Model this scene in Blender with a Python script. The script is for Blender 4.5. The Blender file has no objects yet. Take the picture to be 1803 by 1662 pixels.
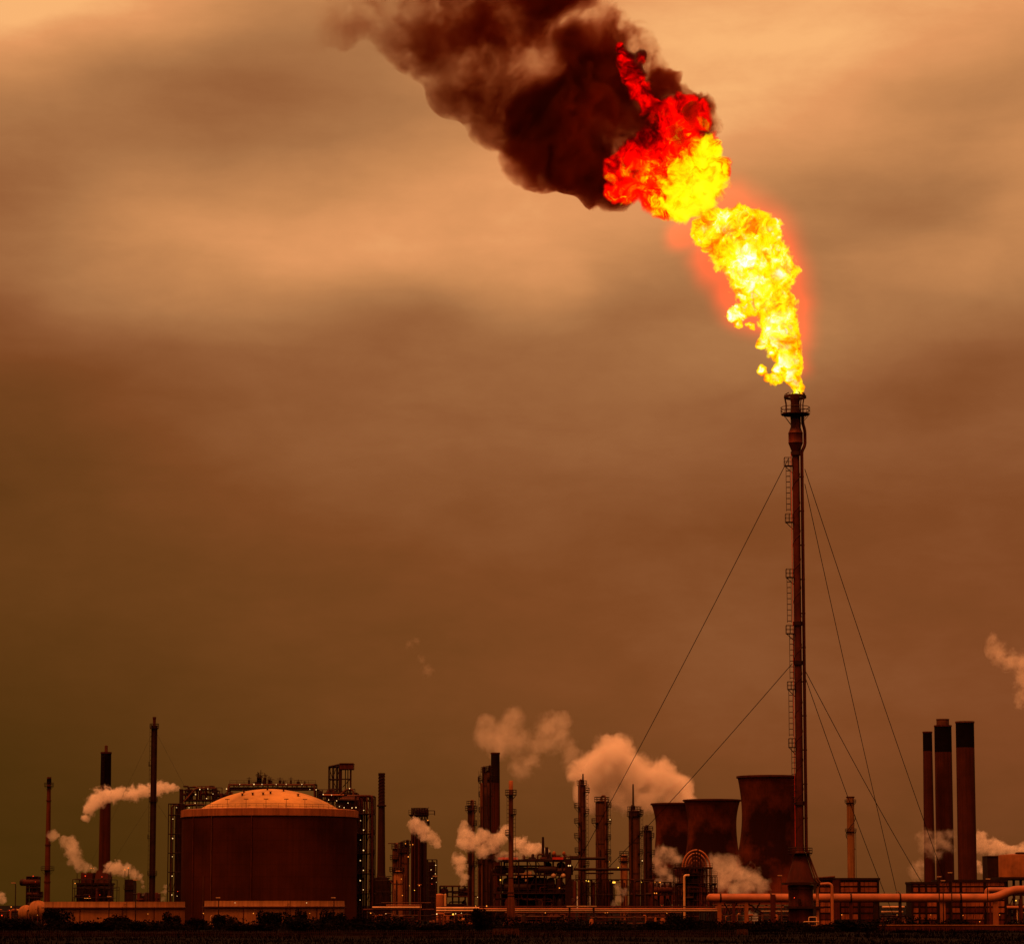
# Refinery flare at dusk: everything below is built in metres, camera at the origin looking along +Y.
import bpy, bmesh, math, random
import numpy as np
from mathutils import Vector, noise as mnoise

R = random.Random(7)
scene = bpy.context.scene
COL = scene.collection
# ------------------------------------------------------------------ camera geometry
F, CX, HY, EYE = 5100.0, 901.5, 1592.0, 5.0       # focal length in photo pixels, centre column, horizon row, eye height (m)
TH = math.atan(0.115)                             # the camera is tilted up a little
PR = HY - F * math.tan(TH)                        # row of the optical axis
CT, ST = math.cos(TH), math.sin(TH)

def ray(px, py):
    xc, yc = (px - CX) / F, (PR - py) / F
    return xc, CT - yc * ST, yc * CT + ST
def P(px, py, D):
    x, y, z = ray(px, py)
    return Vector((x * D / y, D, EYE + z * D / y))
def Z(py, D): return P(0, py, D).z
def X(px, D, row=1540): return P(px, row, D).x
def S(D): return D / F                            # metres per photo pixel at distance D

cam_d = bpy.data.cameras.new('camera')
cam_d.sensor_width = 36; cam_d.lens = 36 * F / 1803.0
cam_d.shift_y = (PR - 831.0) / 1803.0
cam_d.clip_start = 1; cam_d.clip_end = 60000
cam = bpy.data.objects.new('camera', cam_d); COL.objects.link(cam)
cam.location = (0, 0, EYE); cam.rotation_euler = (math.pi / 2 + TH, 0, 0)
scene.camera = cam

# ------------------------------------------------------------------ tagging
def tag(o, label=None, cat=None, group=None, kind=None):
    if label: o['label'] = label
    if cat: o['category'] = cat
    if group: o['group'] = group
    if kind: o['kind'] = kind
    return o
def empty(name, loc, label, cat, group=None, kind=None):
    o = bpy.data.objects.new(name, None); COL.objects.link(o)
    o.location = loc; o.empty_display_size = 1
    return tag(o, label, cat, group, kind)

class Site:
    """A thing standing on the ground: its empty and a local frame measured in metres from its base."""
    def __init__(self, name, px, D, label, cat, group=None, row=1540):
        self.D, self.px, self.row = D, px, row
        self.o = empty(name, (X(px, D, row), D, 0), label, cat, group)
        self.s = S(D)
    def x(self, px): return (px - self.px) * self.s
    def z(self, py): return Z(py, self.D)

# ------------------------------------------------------------------ mesh building
class MB:
    def __init__(self): self.v = []; self.f = []
    def add(self, vs, fs):
        n = len(self.v); self.v += [tuple(a) for a in vs]; self.f += [tuple(i + n for i in q) for q in fs]
        return self
    def box(self, x0, x1, y0, y1, z0, z1):
        return self.add([(x0,y0,z0),(x1,y0,z0),(x1,y1,z0),(x0,y1,z0),(x0,y0,z1),(x1,y0,z1),(x1,y1,z1),(x0,y1,z1)],
                        [(0,3,2,1),(4,5,6,7),(0,1,5,4),(1,2,6,5),(2,3,7,6),(3,0,4,7)])
    def lathe(self, prof, seg=24, c=(0,0), caps=True):
        vs, fs = [], []
        for r, z in prof:
            for k in range(seg):
                a = 2*math.pi*k/seg; vs.append((c[0]+r*math.cos(a), c[1]+r*math.sin(a), z))
        for i in range(len(prof)-1):
            for k in range(seg):
                k2 = (k+1) % seg
                fs.append((i*seg+k, i*seg+k2, (i+1)*seg+k2, (i+1)*seg+k))
        if caps:
            fs.append(tuple(range(seg-1, -1, -1))); fs.append(tuple((len(prof)-1)*seg+k for k in range(seg)))
        return self.add(vs, fs)
    def tube(self, pts, r, seg=8, caps=True):
        pts = [Vector(p) for p in pts]; n = len(pts)
        rs = r if isinstance(r, (list, tuple)) else [r]*n
        vs, fs = [], []
        ref = None
        for i, p in enumerate(pts):
            t = ((pts[min(i+1,n-1)]-p).normalized() + (p-pts[max(i-1,0)]).normalized())
            t = t.normalized() if t.length > 1e-6 else Vector((0,0,1))
            if ref is None: ref = Vector((0,0,1)) if abs(t.z) < .9 else Vector((1,0,0))
            u = (ref - t*ref.dot(t)); u = u.normalized() if u.length > 1e-6 else t.orthogonal().normalized()
            ref = u; w = t.cross(u)
            for k in range(seg):
                a = 2*math.pi*k/seg; vs.append(p + (u*math.cos(a)+w*math.sin(a))*rs[i])
        for i in range(n-1):
            for k in range(seg):
                k2 = (k+1) % seg
                fs.append((i*seg+k, i*seg+k2, (i+1)*seg+k2, (i+1)*seg+k))
        if caps:
            fs.append(tuple(range(seg-1,-1,-1))); fs.append(tuple((n-1)*seg+k for k in range(seg)))
        return self.add(vs, fs)
    def bar(self, a, b, w): return self.tube([a, b], w*.7, 4)
    def ball(self, c, r, seg=10, sq=1.0):
        n = seg//2
        prof = [(max(r*math.sin(math.pi*i/n), r*.02), c[2]-r*sq*math.cos(math.pi*i/n)) for i in range(n+1)]
        return self.lathe(prof, seg, (c[0], c[1]))
    def build(self, name, m, parent=None, smooth=False, loc=None):
        me = bpy.data.meshes.new(name); me.from_pydata(self.v, [], self.f); me.update()
        if smooth:
            me.polygons.foreach_set('use_smooth', [len(p.vertices) <= 4 for p in me.polygons])
            try: me.set_sharp_from_angle(angle=math.radians(38))
            except Exception: pass
        me.materials.append(m)
        o = bpy.data.objects.new(name, me); COL.objects.link(o)
        if parent is not None: o.parent = parent
        if loc is not None: o.location = loc
        return o

# ------------------------------------------------------------------ materials
def nodes(mat_or_world):
    mat_or_world.use_nodes = True
    nt = mat_or_world.node_tree; nt.nodes.clear()
    return nt
class G:
    """tiny node-graph helper: every call makes a node and returns its output socket"""
    def __init__(self, nt): self.nt = nt
    def put(self, inp, v):
        if isinstance(v, bpy.types.NodeSocket): self.nt.links.new(v, inp)
        elif v is not None: inp.default_value = v
    def n(self, t, **kw):
        nd = self.nt.nodes.new(t)
        for k, v in kw.items(): setattr(nd, k, v)
        return nd
    def m(self, op, a, b=None, c=None, clamp=False):
        nd = self.n('ShaderNodeMath', operation=op, use_clamp=clamp)
        for i, v in enumerate((a, b, c)):
            if v is not None: self.put(nd.inputs[i], v)
        return nd.outputs[0]
    def v(self, op, a, b=None, scale=None):
        nd = self.n('ShaderNodeVectorMath', operation=op)
        self.put(nd.inputs[0], a)
        if b is not None: self.put(nd.inputs[1], b)
        if scale is not None: self.put(nd.inputs['Scale'], scale)
        return nd.outputs['Value'] if op in ('DISTANCE','LENGTH','DOT_PRODUCT') else nd.outputs[0]
    def noise(self, vec, scale, detail=3, rough=.5, dist=0, color=False, lac=2.0):
        nd = self.n('ShaderNodeTexNoise'); self.put(nd.inputs['Vector'], vec)
        for k, v in (('Scale',scale),('Detail',detail),('Roughness',rough),('Distortion',dist),('Lacunarity',lac)): nd.inputs[k].default_value = v
        return nd.outputs['Color'] if color else nd.outputs[0]
    def ramp(self, fac, stops, interp='LINEAR'):
        nd = self.n('ShaderNodeValToRGB'); cr = nd.color_ramp; cr.interpolation = interp
        while len(cr.elements) > 1: cr.elements.remove(cr.elements[-1])
        cr.elements[0].position = stops[0][0]; cr.elements[0].color = (*stops[0][1], 1)
        for p, c in stops[1:]:
            e = cr.elements.new(p); e.color = (*c, 1)
        self.put(nd.inputs[0], fac); return nd.outputs[0]
    def maprange(self, v, a, b, c, d, smooth=False):
        nd = self.n('ShaderNodeMapRange'); nd.clamp = True
        if smooth: nd.interpolation_type = 'SMOOTHSTEP'
        for i, x in enumerate((v, a, b, c, d)): self.put(nd.inputs[i], x)
        return nd.outputs[0]
def lin(c): return tuple((x/255/12.92 if x/255 <= .04045 else ((x/255+.055)/1.055)**2.4) for x in c)

MATS = {}
def paint(name, col, rough=.65, var=.35, scale=.25, streak=0.0, metal=0.0, bump=0.0, spec=.06, bands=0.0, sharp=.2):
    """procedural painted / weathered surface: blotches, vertical rain streaks, optional lift bands"""
    if name in MATS: return MATS[name]
    k = (.44, .23, .12) if max(col) < .2 else (.72, .52, .31)      # every base colour scaled darker and redder to carry the overall grade
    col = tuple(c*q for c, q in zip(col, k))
    m = bpy.data.materials.new(name); nt = nodes(m); g = G(nt)
    tc = g.n('ShaderNodeTexCoord').outputs['Object']
    b = nt.nodes.new('ShaderNodeBsdfPrincipled'); out = nt.nodes.new('ShaderNodeOutputMaterial')
    f = g.noise(tc, scale, 6, .62)
    f = g.maprange(f, .5-sharp, .5+sharp, 1-var, 1+var)
    if streak:
        sv = g.v('MULTIPLY', tc, (1.6, 1.6, .05))
        st = g.noise(sv, 1.0, 4, .6)
        f = g.m('MULTIPLY', f, g.maprange(st, .35, .62, 1-streak, 1+streak*.35))
    if bands:
        sep = g.n('ShaderNodeSeparateXYZ'); nt.links.new(tc, sep.inputs[0])
        w = g.m('FRACT', g.m('DIVIDE', sep.outputs[2], bands))
        f = g.m('MULTIPLY', f, g.maprange(w, .0, .12, .80, 1.0))
    cm = g.v('SCALE', col, scale=f)
    nt.links.new(cm, b.inputs['Base Color'])
    b.inputs['Roughness'].default_value = rough; b.inputs['Metallic'].default_value = metal
    b.inputs['Specular IOR Level'].default_value = spec
    if bump:
        bp = g.n('ShaderNodeBump'); bp.inputs['Strength'].default_value = bump; bp.inputs['Distance'].default_value = .05
        nt.links.new(g.noise(tc, 3.0, 4, .6), bp.inputs['Height']); nt.links.new(bp.outputs[0], b.inputs['Normal'])
    nt.links.new(b.outputs[0], out.inputs['Surface'])
    MATS[name] = m; return m
def glow(name, col, strength):
    if name in MATS: return MATS[name]
    m = bpy.data.materials.new(name); nt = nodes(m)
    e = nt.nodes.new('ShaderNodeEmission'); e.inputs[0].default_value = (*col, 1); e.inputs[1].default_value = strength
    o = nt.nodes.new('ShaderNodeOutputMaterial'); nt.links.new(e.outputs[0], o.inputs['Surface'])
    m.cycles.emission_sampling = 'NONE'
    MATS[name] = m; return m

STEEL   = paint('dark_weathered_steel', (.040,.019,.012), .55, .4, .6, .2)
STEELR  = paint('rust_primer_steel', (.10,.030,.014), .6, .4, .5, .3)
STEELM  = paint('dull_grey_steel', (.15,.075,.045), .55, .35, .5, .35)
STEELL  = paint('pale_insulation_cladding', (.42,.27,.18), .5, .3, .35, .3, spec=.4)
COLM    = paint('brown_column_cladding', (.115,.055,.032), .5, .4, .3, .45, bands=2.6)
COLD    = paint('dark_column_cladding', (.060,.026,.015), .55, .4, .3, .45, bands=2.6)
BLACK   = paint('black_stack_paint', (.008,.005,.004), .9, .4, .2, spec=.03)
STACKR  = paint('red_brown_stack_concrete', (.085,.026,.012), .75, .3, .15, .25)
CONC    = paint('stained_tower_concrete', (.10,.033,.015), .9, .72, .03, .15, spec=.03, bands=1.9, sharp=.085)
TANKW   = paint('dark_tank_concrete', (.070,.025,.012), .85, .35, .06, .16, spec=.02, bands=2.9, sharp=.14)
TANKR   = paint('tank_roof_rim_paint', (.26,.10,.048), .6, .25, .2, .3)
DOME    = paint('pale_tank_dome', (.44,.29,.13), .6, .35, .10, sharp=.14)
BUND    = paint('squat_tank_buff_paint', (.25,.11,.05), .65, .3, .2, .18)
BUNDL   = paint('squat_tank_pale_rim', (.34,.17,.085), .6, .25, .2, .3)
PIPE    = paint('orange_red_pipe_lagging', (.34,.122,.05), .55, .32, .3, spec=.2)
PIPED   = paint('dull_orange_steel', (.24,.085,.036), .6, .3, .4)
PIPEB   = paint('bright_pipe_lagging', (.60,.38,.22), .35, .25, .4, spec=.5)
PANEL   = paint('orange_brick_panel', (.27,.085,.036), .7, .4, .5, .3)
REDB    = paint('red_painted_beam', (.42,.035,.012), .5, .3, .5)
WIRE    = paint('wire_rope', (.03,.014,.009), .6, .2, 1)
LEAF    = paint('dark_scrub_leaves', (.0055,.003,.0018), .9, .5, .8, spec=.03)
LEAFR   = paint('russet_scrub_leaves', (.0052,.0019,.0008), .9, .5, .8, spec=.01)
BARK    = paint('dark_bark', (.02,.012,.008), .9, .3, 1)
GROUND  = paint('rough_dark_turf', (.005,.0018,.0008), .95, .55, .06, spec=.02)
ROADM   = paint('old_tarmac', (.010,.005,.003), .9, .3, .3, spec=.04)
L_WARM  = glow('warm_white_lamp', (1.0,.56,.20), 1.5)
L_AMB   = glow('amber_lamp', (1.0,.26,.03), 1.5)
L_RED   = glow('red_lamp', (1.0,.05,.01), 1.6)
L_YEL   = glow('yellow_lamp', (1.0,.5,.05), 2.0)

_lampmesh = {}
def lamp(parent, x, y, z, m=L_WARM, r=.17):
    key = m.name
    if key not in _lampmesh:
        b = MB(); b.ball((0,0,0), 1.0, 8); me = bpy.data.meshes.new('lamp'); me.from_pydata(b.v, [], b.f); me.materials.append(m); _lampmesh[key] = me
    o = bpy.data.objects.new('lamp', _lampmesh[key]); COL.objects.link(o); o.parent = parent
    o.location = (x, y, z); r *= .45+.4*R.random(); o.scale = (r, r, r); return o

# ------------------------------------------------------------------ reusable parts (all in the thing's local metres)
def sector_deck(b, c, z, r0, r1, a0, a1, t=.18, n=12):
    vs, fs = [], []
    for i in range(n+1):
        a = a0+(a1-a0)*i/n
        for r in (r0, r1):
            for zz in (z-t, z): vs.append((c[0]+r*math.cos(a), c[1]+r*math.sin(a), zz))
    for i in range(n):
        k = 4*i; q = k+4
        fs += [(k+1,k+3,q+3,q+1),(k,q,q+2,k+2),(k+2,q+2,q+3,k+3),(k,k+1,q+1,q)]
    fs += [(0,2,3,1),(4*n,4*n+1,4*n+3,4*n+2)]
    b.add(vs, fs)
def platform(parent, c, z, r0, r1, a0=0, a1=2*math.pi, m=STEEL, h=1.25, w=.06, brace=True):
    b = MB(); sector_deck(b, c, z, r0, r1, a0, a1)
    n = max(4, int(abs(a1-a0)/.55))
    if brace:
        for i in range(0, n+1, 2):
            a = a0+(a1-a0)*i/n
            b.bar((c[0]+r1*.95*math.cos(a), c[1]+r1*.95*math.sin(a), z-.15), (c[0]+r0*math.cos(a), c[1]+r0*math.sin(a), z-.15-(r1-r0)*1.1), w*1.1)
    p = b.build('platform', m, parent)
    b = MB()
    for hh in (h*.5, h):
        b.tube([(c[0]+r1*math.cos(a0+(a1-a0)*i/16), c[1]+r1*math.sin(a0+(a1-a0)*i/16), z+hh) for i in range(17)], w, 4)
    for i in range(n+1):
        a = a0+(a1-a0)*i/n; q = (c[0]+r1*math.cos(a), c[1]+r1*math.sin(a))
        b.bar((q[0],q[1],z), (q[0],q[1],z+h), w)
    b.build('railing', m, p)
    return p
def ladder(parent, x, y, z0, z1, w=.6, step=1.2, t=.055, cage=True, m=STEEL, wd=None):
    b = MB(); d = .6
    b.bar((x-w/2,y,z0),(x-w/2,y,z1),t); b.bar((x+w/2,y,z0),(x+w/2,y,z1),t)
    z = z0+.3
    while z < z1:
        b.bar((x-w/2,y,z),(x+w/2,y,z),t)
        if cage: b.tube([(x+w/2*math.cos(a), y-d*math.sin(a), z) for a in [math.pi*i/6 for i in range(7)]], t*.8, 4)
        z += step
    return b.build('ladder', m, parent)
def frame(parent, x0, x1, y0, y1, zs, nx, ny=1, t=.16, m=STEEL, diag=.5, name='frame', seed=1):
    rr = random.Random(seed); b = MB()
    xs = [x0+(x1-x0)*i/nx for i in range(nx+1)]; ys = [y0+(y1-y0)*i/ny for i in range(ny+1)]
    for x in xs:
        for y in ys: b.bar((x,y,zs[0]),(x,y,zs[-1]),t)
    for z in zs[1:]:
        for y in ys: b.bar((x0,y,z),(x1,y,z),t*.9)
        for x in xs: b.bar((x,y0,z),(x,y1,z),t*.9)
    for i in range(nx):
        for j in range(len(zs)-1):
            if rr.random() < diag:
                a, c = (xs[i], xs[i+1]) if rr.random() < .5 else (xs[i+1], xs[i])
                b.bar((a,y0,zs[j]),(c,y0,zs[j+1]),t*.6)
    return b.build(name, m, parent)
def handrail(b, x0, x1, y, z, h=1.1, t=.045, step=1.8):
    b.bar((x0,y,z+h),(x1,y,z+h),t); b.bar((x0,y,z+h*.5),(x1,y,z+h*.5),t)
    n = max(2, int((x1-x0)/step))
    for i in range(n+1):
        x = x0+(x1-x0)*i/n; b.bar((x,y,z),(x,y,z+h),t)
def pipe(parent, pts, r, m=STEELM, name='pipe', seg=10):
    """pipe run with rounded elbows"""
    P_ = [Vector(p) for p in pts]; out = [P_[0]]
    for i in range(1, len(P_)-1):
        a, c, e = P_[i-1], P_[i], P_[i+1]
        l = min(r*3, (a-c).length*.45, (e-c).length*.45)
        p0, p1 = c+(a-c).normalized()*l, c+(e-c).normalized()*l
        for k in range(6):
            t = k/5; out.append(p0*(1-t)**2+c*2*t*(1-t)+p1*t*t)
    out.append(P_[-1])
    return MB().tube(out, r, seg).build(name, m, parent, True)
def vessel(parent, a, b_, r, m=STEELM, name='vessel', seg=14):
    a, b_ = Vector(a), Vector(b_); d = (b_-a).normalized()
    pts = [a-d*r*.5, a-d*r*.42, a-d*r*.25, a, b_, b_+d*r*.25, b_+d*r*.42, b_+d*r*.5]
    return MB().tube(pts, [r*.08, r*.5, r*.84, r, r, r*.84, r*.5, r*.08], seg).build(name, m, parent, True)
# ------------------------------------------------------------------ sky: overcast cloud deck in the world shader, by azimuth and elevation
# brightness of the cloud deck (red, 0-255) along a few heights; each row is (x, value) pairs in photo columns
SKY = {
 -250: [(0,235),(900,230),(1803,235)],
 0: [(0,250),(90,248),(200,238),(300,226),(400,196),(500,178),(650,182),(900,200),(1150,225),(1300,234),(1400,238),(1600,236),(1700,232),(1800,242)],
 45: [(0,250),(90,244),(180,236),(260,222),(340,190),(450,172),(700,180),(1150,238),(1300,242),(1450,245),(1600,238),(1720,226),(1803,205)],
 95: [(0,232),(60,205),(120,186),(220,174),(300,172),(400,172),(500,168),(700,178),(1150,240),(1350,247),(1500,244),(1620,232),(1700,212),(1803,198)],
 160: [(0,192),(60,178),(150,170),(300,156),(450,150),(600,158),(700,168),(1200,246),(1330,248),(1430,236),(1530,218),(1620,196),(1720,186),(1803,184)],
 215: [(0,175),(150,164),(300,154),(450,154),(650,164),(750,176),(1200,240),(1330,244),(1420,232),(1520,214),(1600,190),(1700,184),(1803,192)],
 280: [(0,160),(120,162),(300,166),(500,172),(600,178),(720,200),(900,222),(1200,230),(1350,210),(1450,216),(1550,206),(1650,196),(1740,190),(1803,206)],
 345: [(0,158),(110,176),(220,188),(350,186),(520,192),(640,206),(760,214),(900,222),(1150,222),(1330,190),(1460,178),(1560,166),(1680,162),(1760,176),(1803,200)],
 400: [(0,150),(100,164),(200,196),(330,208),(500,218),(700,226),(900,224),(1100,222),(1300,190),(1430,176),(1530,160),(1650,162),(1740,182),(1803,202)],
 460: [(0,160),(130,178),(260,196),(400,208),(550,222),(700,228),(850,228),(980,222),(1050,190),(1150,190),(1350,170),(1500,180),(1640,198),(1740,202),(1803,190)],
 520: [(0,152),(150,176),(300,188),(430,188),(560,184),(660,166),(720,162),(800,178),(900,200),(1000,184),(1100,166),(1300,168),(1480,158),(1600,172),(1700,182),(1803,176)],
 570: [(0,136),(150,152),(300,162),(450,168),(570,160),(700,152),(820,160),(930,170),(1050,156),(1250,168),(1430,186),(1560,172),(1680,164),(1803,158)],
 630: [(0,122),(150,132),(320,142),(480,150),(650,150),(850,152),(1050,158),(1250,170),(1420,172),(1560,160),(1680,138),(1803,134)],
 700: [(0,112),(200,124),(400,138),(600,146),(800,146),(1000,150),(1200,156),(1420,148),(1560,126),(1680,130),(1803,142)],
 800: [(0,104),(200,116),(400,132),(600,144),(800,146),(1000,148),(1200,150),(1400,142),(1550,142),(1700,138),(1803,138)],
 900: [(0,98),(200,112),(400,122),(600,130),(800,138),(1000,132),(1200,128),(1400,126),(1600,124),(1803,126)],
 1000: [(0,104),(200,108),(400,112),(600,118),(800,124),(1000,126),(1200,130),(1400,126),(1600,126),(1803,122)],
 1100: [(0,96),(200,102),(400,108),(600,114),(800,118),(1000,124),(1200,132),(1400,132),(1600,128),(1803,122)],
 1200: [(0,90),(200,96),(400,104),(600,110),(800,118),(1000,124),(1200,130),(1400,132),(1600,130),(1803,126)],
 1300: [(0,82),(200,90),(400,100),(600,108),(800,112),(1000,118),(1200,124),(1400,126),(1600,122),(1803,124)],
 1400: [(0,76),(200,80),(400,92),(600,102),(800,106),(1000,110),(1200,118),(1400,116),(1600,114),(1803,116)],
 1500: [(0,74),(200,74),(400,84),(600,94),(800,98),(1000,102),(1200,110),(1400,110),(1600,108),(1803,108)],
 1570: [(0,76),(200,74),(400,82),(600,92),(800,96),(1000,100),(1200,106),(1400,104),(1600,102),(1803,102)],
 1640: [(0,60),(600,70),(1803,80)],
}
ys = np.array(sorted(SKY)); xs = np.linspace(-60, 1863, 65)
rows = np.array([np.interp(xs, [p[0] for p in SKY[y]], [p[1] for p in SKY[y]]) for y in ys])
yf = np.linspace(-250, 1640, 95)
grid = np.array([[np.interp(y, ys, rows[:, i]) for i in range(len(xs))] for y in yf])
def blur(a, n):
    for _ in range(n):
        a = np.pad(a, 1, mode='edge')
        a = (a[:-2,1:-1]+2*a[1:-1,1:-1]+a[2:,1:-1])/4; a = np.pad(a, ((0,0),(1,1)), mode='edge'); a = (a[:,:-2]+2*a[:,1:-1]+a[:,2:])/4
    return a
grid = blur(grid, 2)
# rank-limited product form: sum_k column_k(azimuth) * row_k(elevation)
U_, s_, V_ = np.linalg.svd(grid, full_matrices=False)
RANK = 7
def azel(px, py):
    x, y, z = ray(px, py); return math.atan2(x, y), math.asin(z/math.sqrt(x*x+y*y+z*z))
az0, az1 = azel(-60, 1000)[0], azel(1863, 1000)[0]
els = [azel(900, y)[1] for y in yf]; el_top, el_bot = els[0], els[-1]

world = bpy.data.worlds.new('World'); scene.world = world
nt = nodes(world); g = G(nt)
tc = g.n('ShaderNodeTexCoord').outputs['Generated']
sep = g.n('ShaderNodeSeparateXYZ'); nt.links.new(tc, sep.inputs[0])
dx, dy, dz = sep.outputs
az = g.m('ARCTAN2', dx, g.m('ABSOLUTE', dy)); el = g.m('ARCSINE', dz)
cb = g.n('ShaderNodeCombineXYZ'); nt.links.new(az, cb.inputs[0]); nt.links.new(el, cb.inputs[1])
flat = cb.outputs[0]
# billowing: shift the lookup by fractal noise so that cloud edges are ragged and drawn out sideways
wv = g.v('MULTIPLY', flat, (9.0, 26.0, 1.0))
wn = g.v('SUBTRACT', g.noise(wv, 1.0, 5, .55, .4, color=True), (.5, .5, .5))
wp = g.v('ADD', flat, g.v('MULTIPLY', wn, (.034, .012, 0)))
s2 = g.n('ShaderNodeSeparateXYZ'); nt.links.new(wp, s2.inputs[0])
u = g.maprange(s2.outputs[0], az0, az1, 0, 1); v = g.maprange(s2.outputs[1], el_bot, el_top, 0, 1)
def curve(inp, ts, vals):
    nd = g.n('ShaderNodeFloatCurve'); mp = nd.mapping; mp.use_clip = False; c = mp.curves[0]
    c.points[0].location = (ts[0], vals[0]); c.points[1].location = (ts[-1], vals[-1])
    for t, q in zip(ts[1:-1], vals[1:-1]): c.points.new(t, q)
    mp.extend = 'HORIZONTAL'; mp.update(); nt.links.new(inp, nd.inputs['Value']); return nd.outputs[0]
acc = None
iu = np.linspace(0, len(xs)-1, 22).round().astype(int); iv = np.linspace(0, len(yf)-1, 32).round().astype(int)
vt = np.array([(e-el_bot)/(el_top-el_bot) for e in els])
for k in range(RANK):
    a = V_[k]; b = U_[:, k]; ka, kb = np.abs(a).max(), np.abs(b).max()
    ca = curve(u, [float(i/(len(xs)-1)) for i in iu], [float(a[i]/ka*.5+.5) for i in iu])
    order = list(iv[::-1])
    cbv = curve(v, [float(vt[i]) for i in order], [float(b[i]/kb*.5+.5) for i in order])
    w = float(s_[k]*ka*kb/255.0)
    t = g.m('MULTIPLY', g.m('SUBTRACT', ca, .5), g.m('MULTIPLY', g.m('SUBTRACT', cbv, .5), 4*w))
    acc = t if acc is None else g.m('ADD', acc, t)
# finer cloud streaks and mottling
st = g.noise(g.v('MULTIPLY', flat, (14, 60, 1)), 1.0, 6, .6, .6)
mo = g.noise(g.v('MULTIPLY', flat, (20, 38, 1)), 1.0, 7, .62, .2)
var = g.m('ADD', g.maprange(st, .3, .7, -.018, .018), g.maprange(mo, .3, .7, -.036, .036))
lum = g.m('MULTIPLY', acc, g.m('ADD', 1.0, var))
deck = g.ramp(lum, [(0.0, lin((20,10,3))), (.28, lin((71,43,11))), (.36, lin((92,53,20))), (.43, lin((110,63,28))), (.49, lin((126,71,35))),
                    (.57, lin((146,90,52))), (.67, lin((171,115,70))), (.78, lin((201,136,83))), (.88, lin((226,152,95))), (.97, lin((248,180,115)))])
# the low sky runs from olive on the left to red-brown on the right
hue = g.maprange(az, -.17, .17, 0.0, 1.0)
hl = g.maprange(el, .02, .20, 1.0, 0.0)
mx = g.n('ShaderNodeMix', data_type='RGBA', blend_type='MULTIPLY'); nt.links.new(hl, mx.inputs[0])
nt.links.new(deck, mx.inputs[6]); nt.links.new(g.ramp(hue, [(0, (.93,1.04,.80)), (1, (1.02,.97,1.05))]), mx.inputs[7])
deck = mx.outputs[2]
# overhead the overcast is brighter than the low sky in front, below the horizon it is dark
zen = g.maprange(el, .33, .9, 1.0, 1.5, True)
deck = g.v('SCALE', deck, scale=zen)
zt_ = g.n('ShaderNodeMix', data_type='RGBA', blend_type='MULTIPLY'); nt.links.new(g.maprange(el, .33, .6, 0, 1, True), zt_.inputs[0])
nt.links.new(deck, zt_.inputs[6]); zt_.inputs[7].default_value = (1.18, .86, .80, 1); deck = zt_.outputs[2]      # unseen overhead sky tinted redder to warm the light on the plant
deck = g.v('SCALE', deck, scale=g.maprange(el, -.02, -.001, .15, 1.0))
nish = g.n('ShaderNodeTexSky'); nish.sky_type = 'NISHITA'; nish.sun_disc = False
SUN_EL, SUN_AZ = math.radians(62), math.radians(215)     # high, behind the camera and to the left
nish.sun_elevation = SUN_EL; nish.sun_rotation = SUN_AZ; nish.dust_density = 6; nish.air_density = 2
bg1 = nt.nodes.new('ShaderNodeBackground'); bg2 = nt.nodes.new('ShaderNodeBackground')
nt.links.new(deck, bg1.inputs[0]); bg1.inputs[1].default_value = 1.0
warm = g.v('MULTIPLY', nish.outputs[0], (1.0, .34, .08)); nt.links.new(warm, bg2.inputs[0]); bg2.inputs[1].default_value = .002
ad = nt.nodes.new('ShaderNodeAddShader'); wo = nt.nodes.new('ShaderNodeOutputWorld')
nt.links.new(bg1.outputs[0], ad.inputs[0]); nt.links.new(bg2.outputs[0], ad.inputs[1]); nt.links.new(ad.outputs[0], wo.inputs[0])

sd = bpy.data.lights.new('sun', 'SUN'); sd.energy = 3.2; sd.angle = math.radians(14); sd.color = (1.0, .345, .115)
sun = bpy.data.objects.new('sun', sd); COL.objects.link(sun)
sv = Vector((math.sin(SUN_AZ)*math.cos(SUN_EL), math.cos(SUN_AZ)*math.cos(SUN_EL), math.sin(SUN_EL)))
sun.rotation_euler = (-sv).to_track_quat('-Z', 'Y').to_euler(); sun.location = (0, 0, 300)

vs = scene.view_settings; vs.view_transform = 'Standard'; vs.look = 'None'; vs.exposure = 0; vs.gamma = 1
cy = scene.cycles
cy.use_denoising = True
cy.use_adaptive_sampling = True; cy.adaptive_threshold = .015
cy.max_bounces = 6; cy.diffuse_bounces = 2; cy.glossy_bounces = 2; cy.transparent_max_bounces = 16; cy.volume_bounces = 3
cy.sample_clamp_indirect = 4
cy.volume_max_steps = 512
# ------------------------------------------------------------------ flame, smoke and steam: real volumes inside closed hulls
def hull(name, puffs, k, m, parent, origin, vox):
    bm = bmesh.new()
    for (x, y, z, r) in puffs:
        mat = __import__('mathutils').Matrix.Translation((x, y, z))
        bmesh.ops.create_icosphere(bm, subdivisions=2, radius=r*k, matrix=mat)
    me = bpy.data.meshes.new(name); bm.to_mesh(me); bm.free()
    o = bpy.data.objects.new(name, me); COL.objects.link(o)
    md = o.modifiers.new('union', 'REMESH'); md.mode = 'VOXEL'; md.voxel_size = vox
    dg = bpy.context.evaluated_depsgraph_get()
    me2 = bpy.data.meshes.new_from_object(o.evaluated_get(dg)); o.modifiers.clear()
    o.data = me2; bpy.data.meshes.remove(me); me2.name = name
    me2.materials.clear(); me2.materials.append(m)
    if parent is not None: o.parent = parent
    else: o.location = origin
    return o
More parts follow.
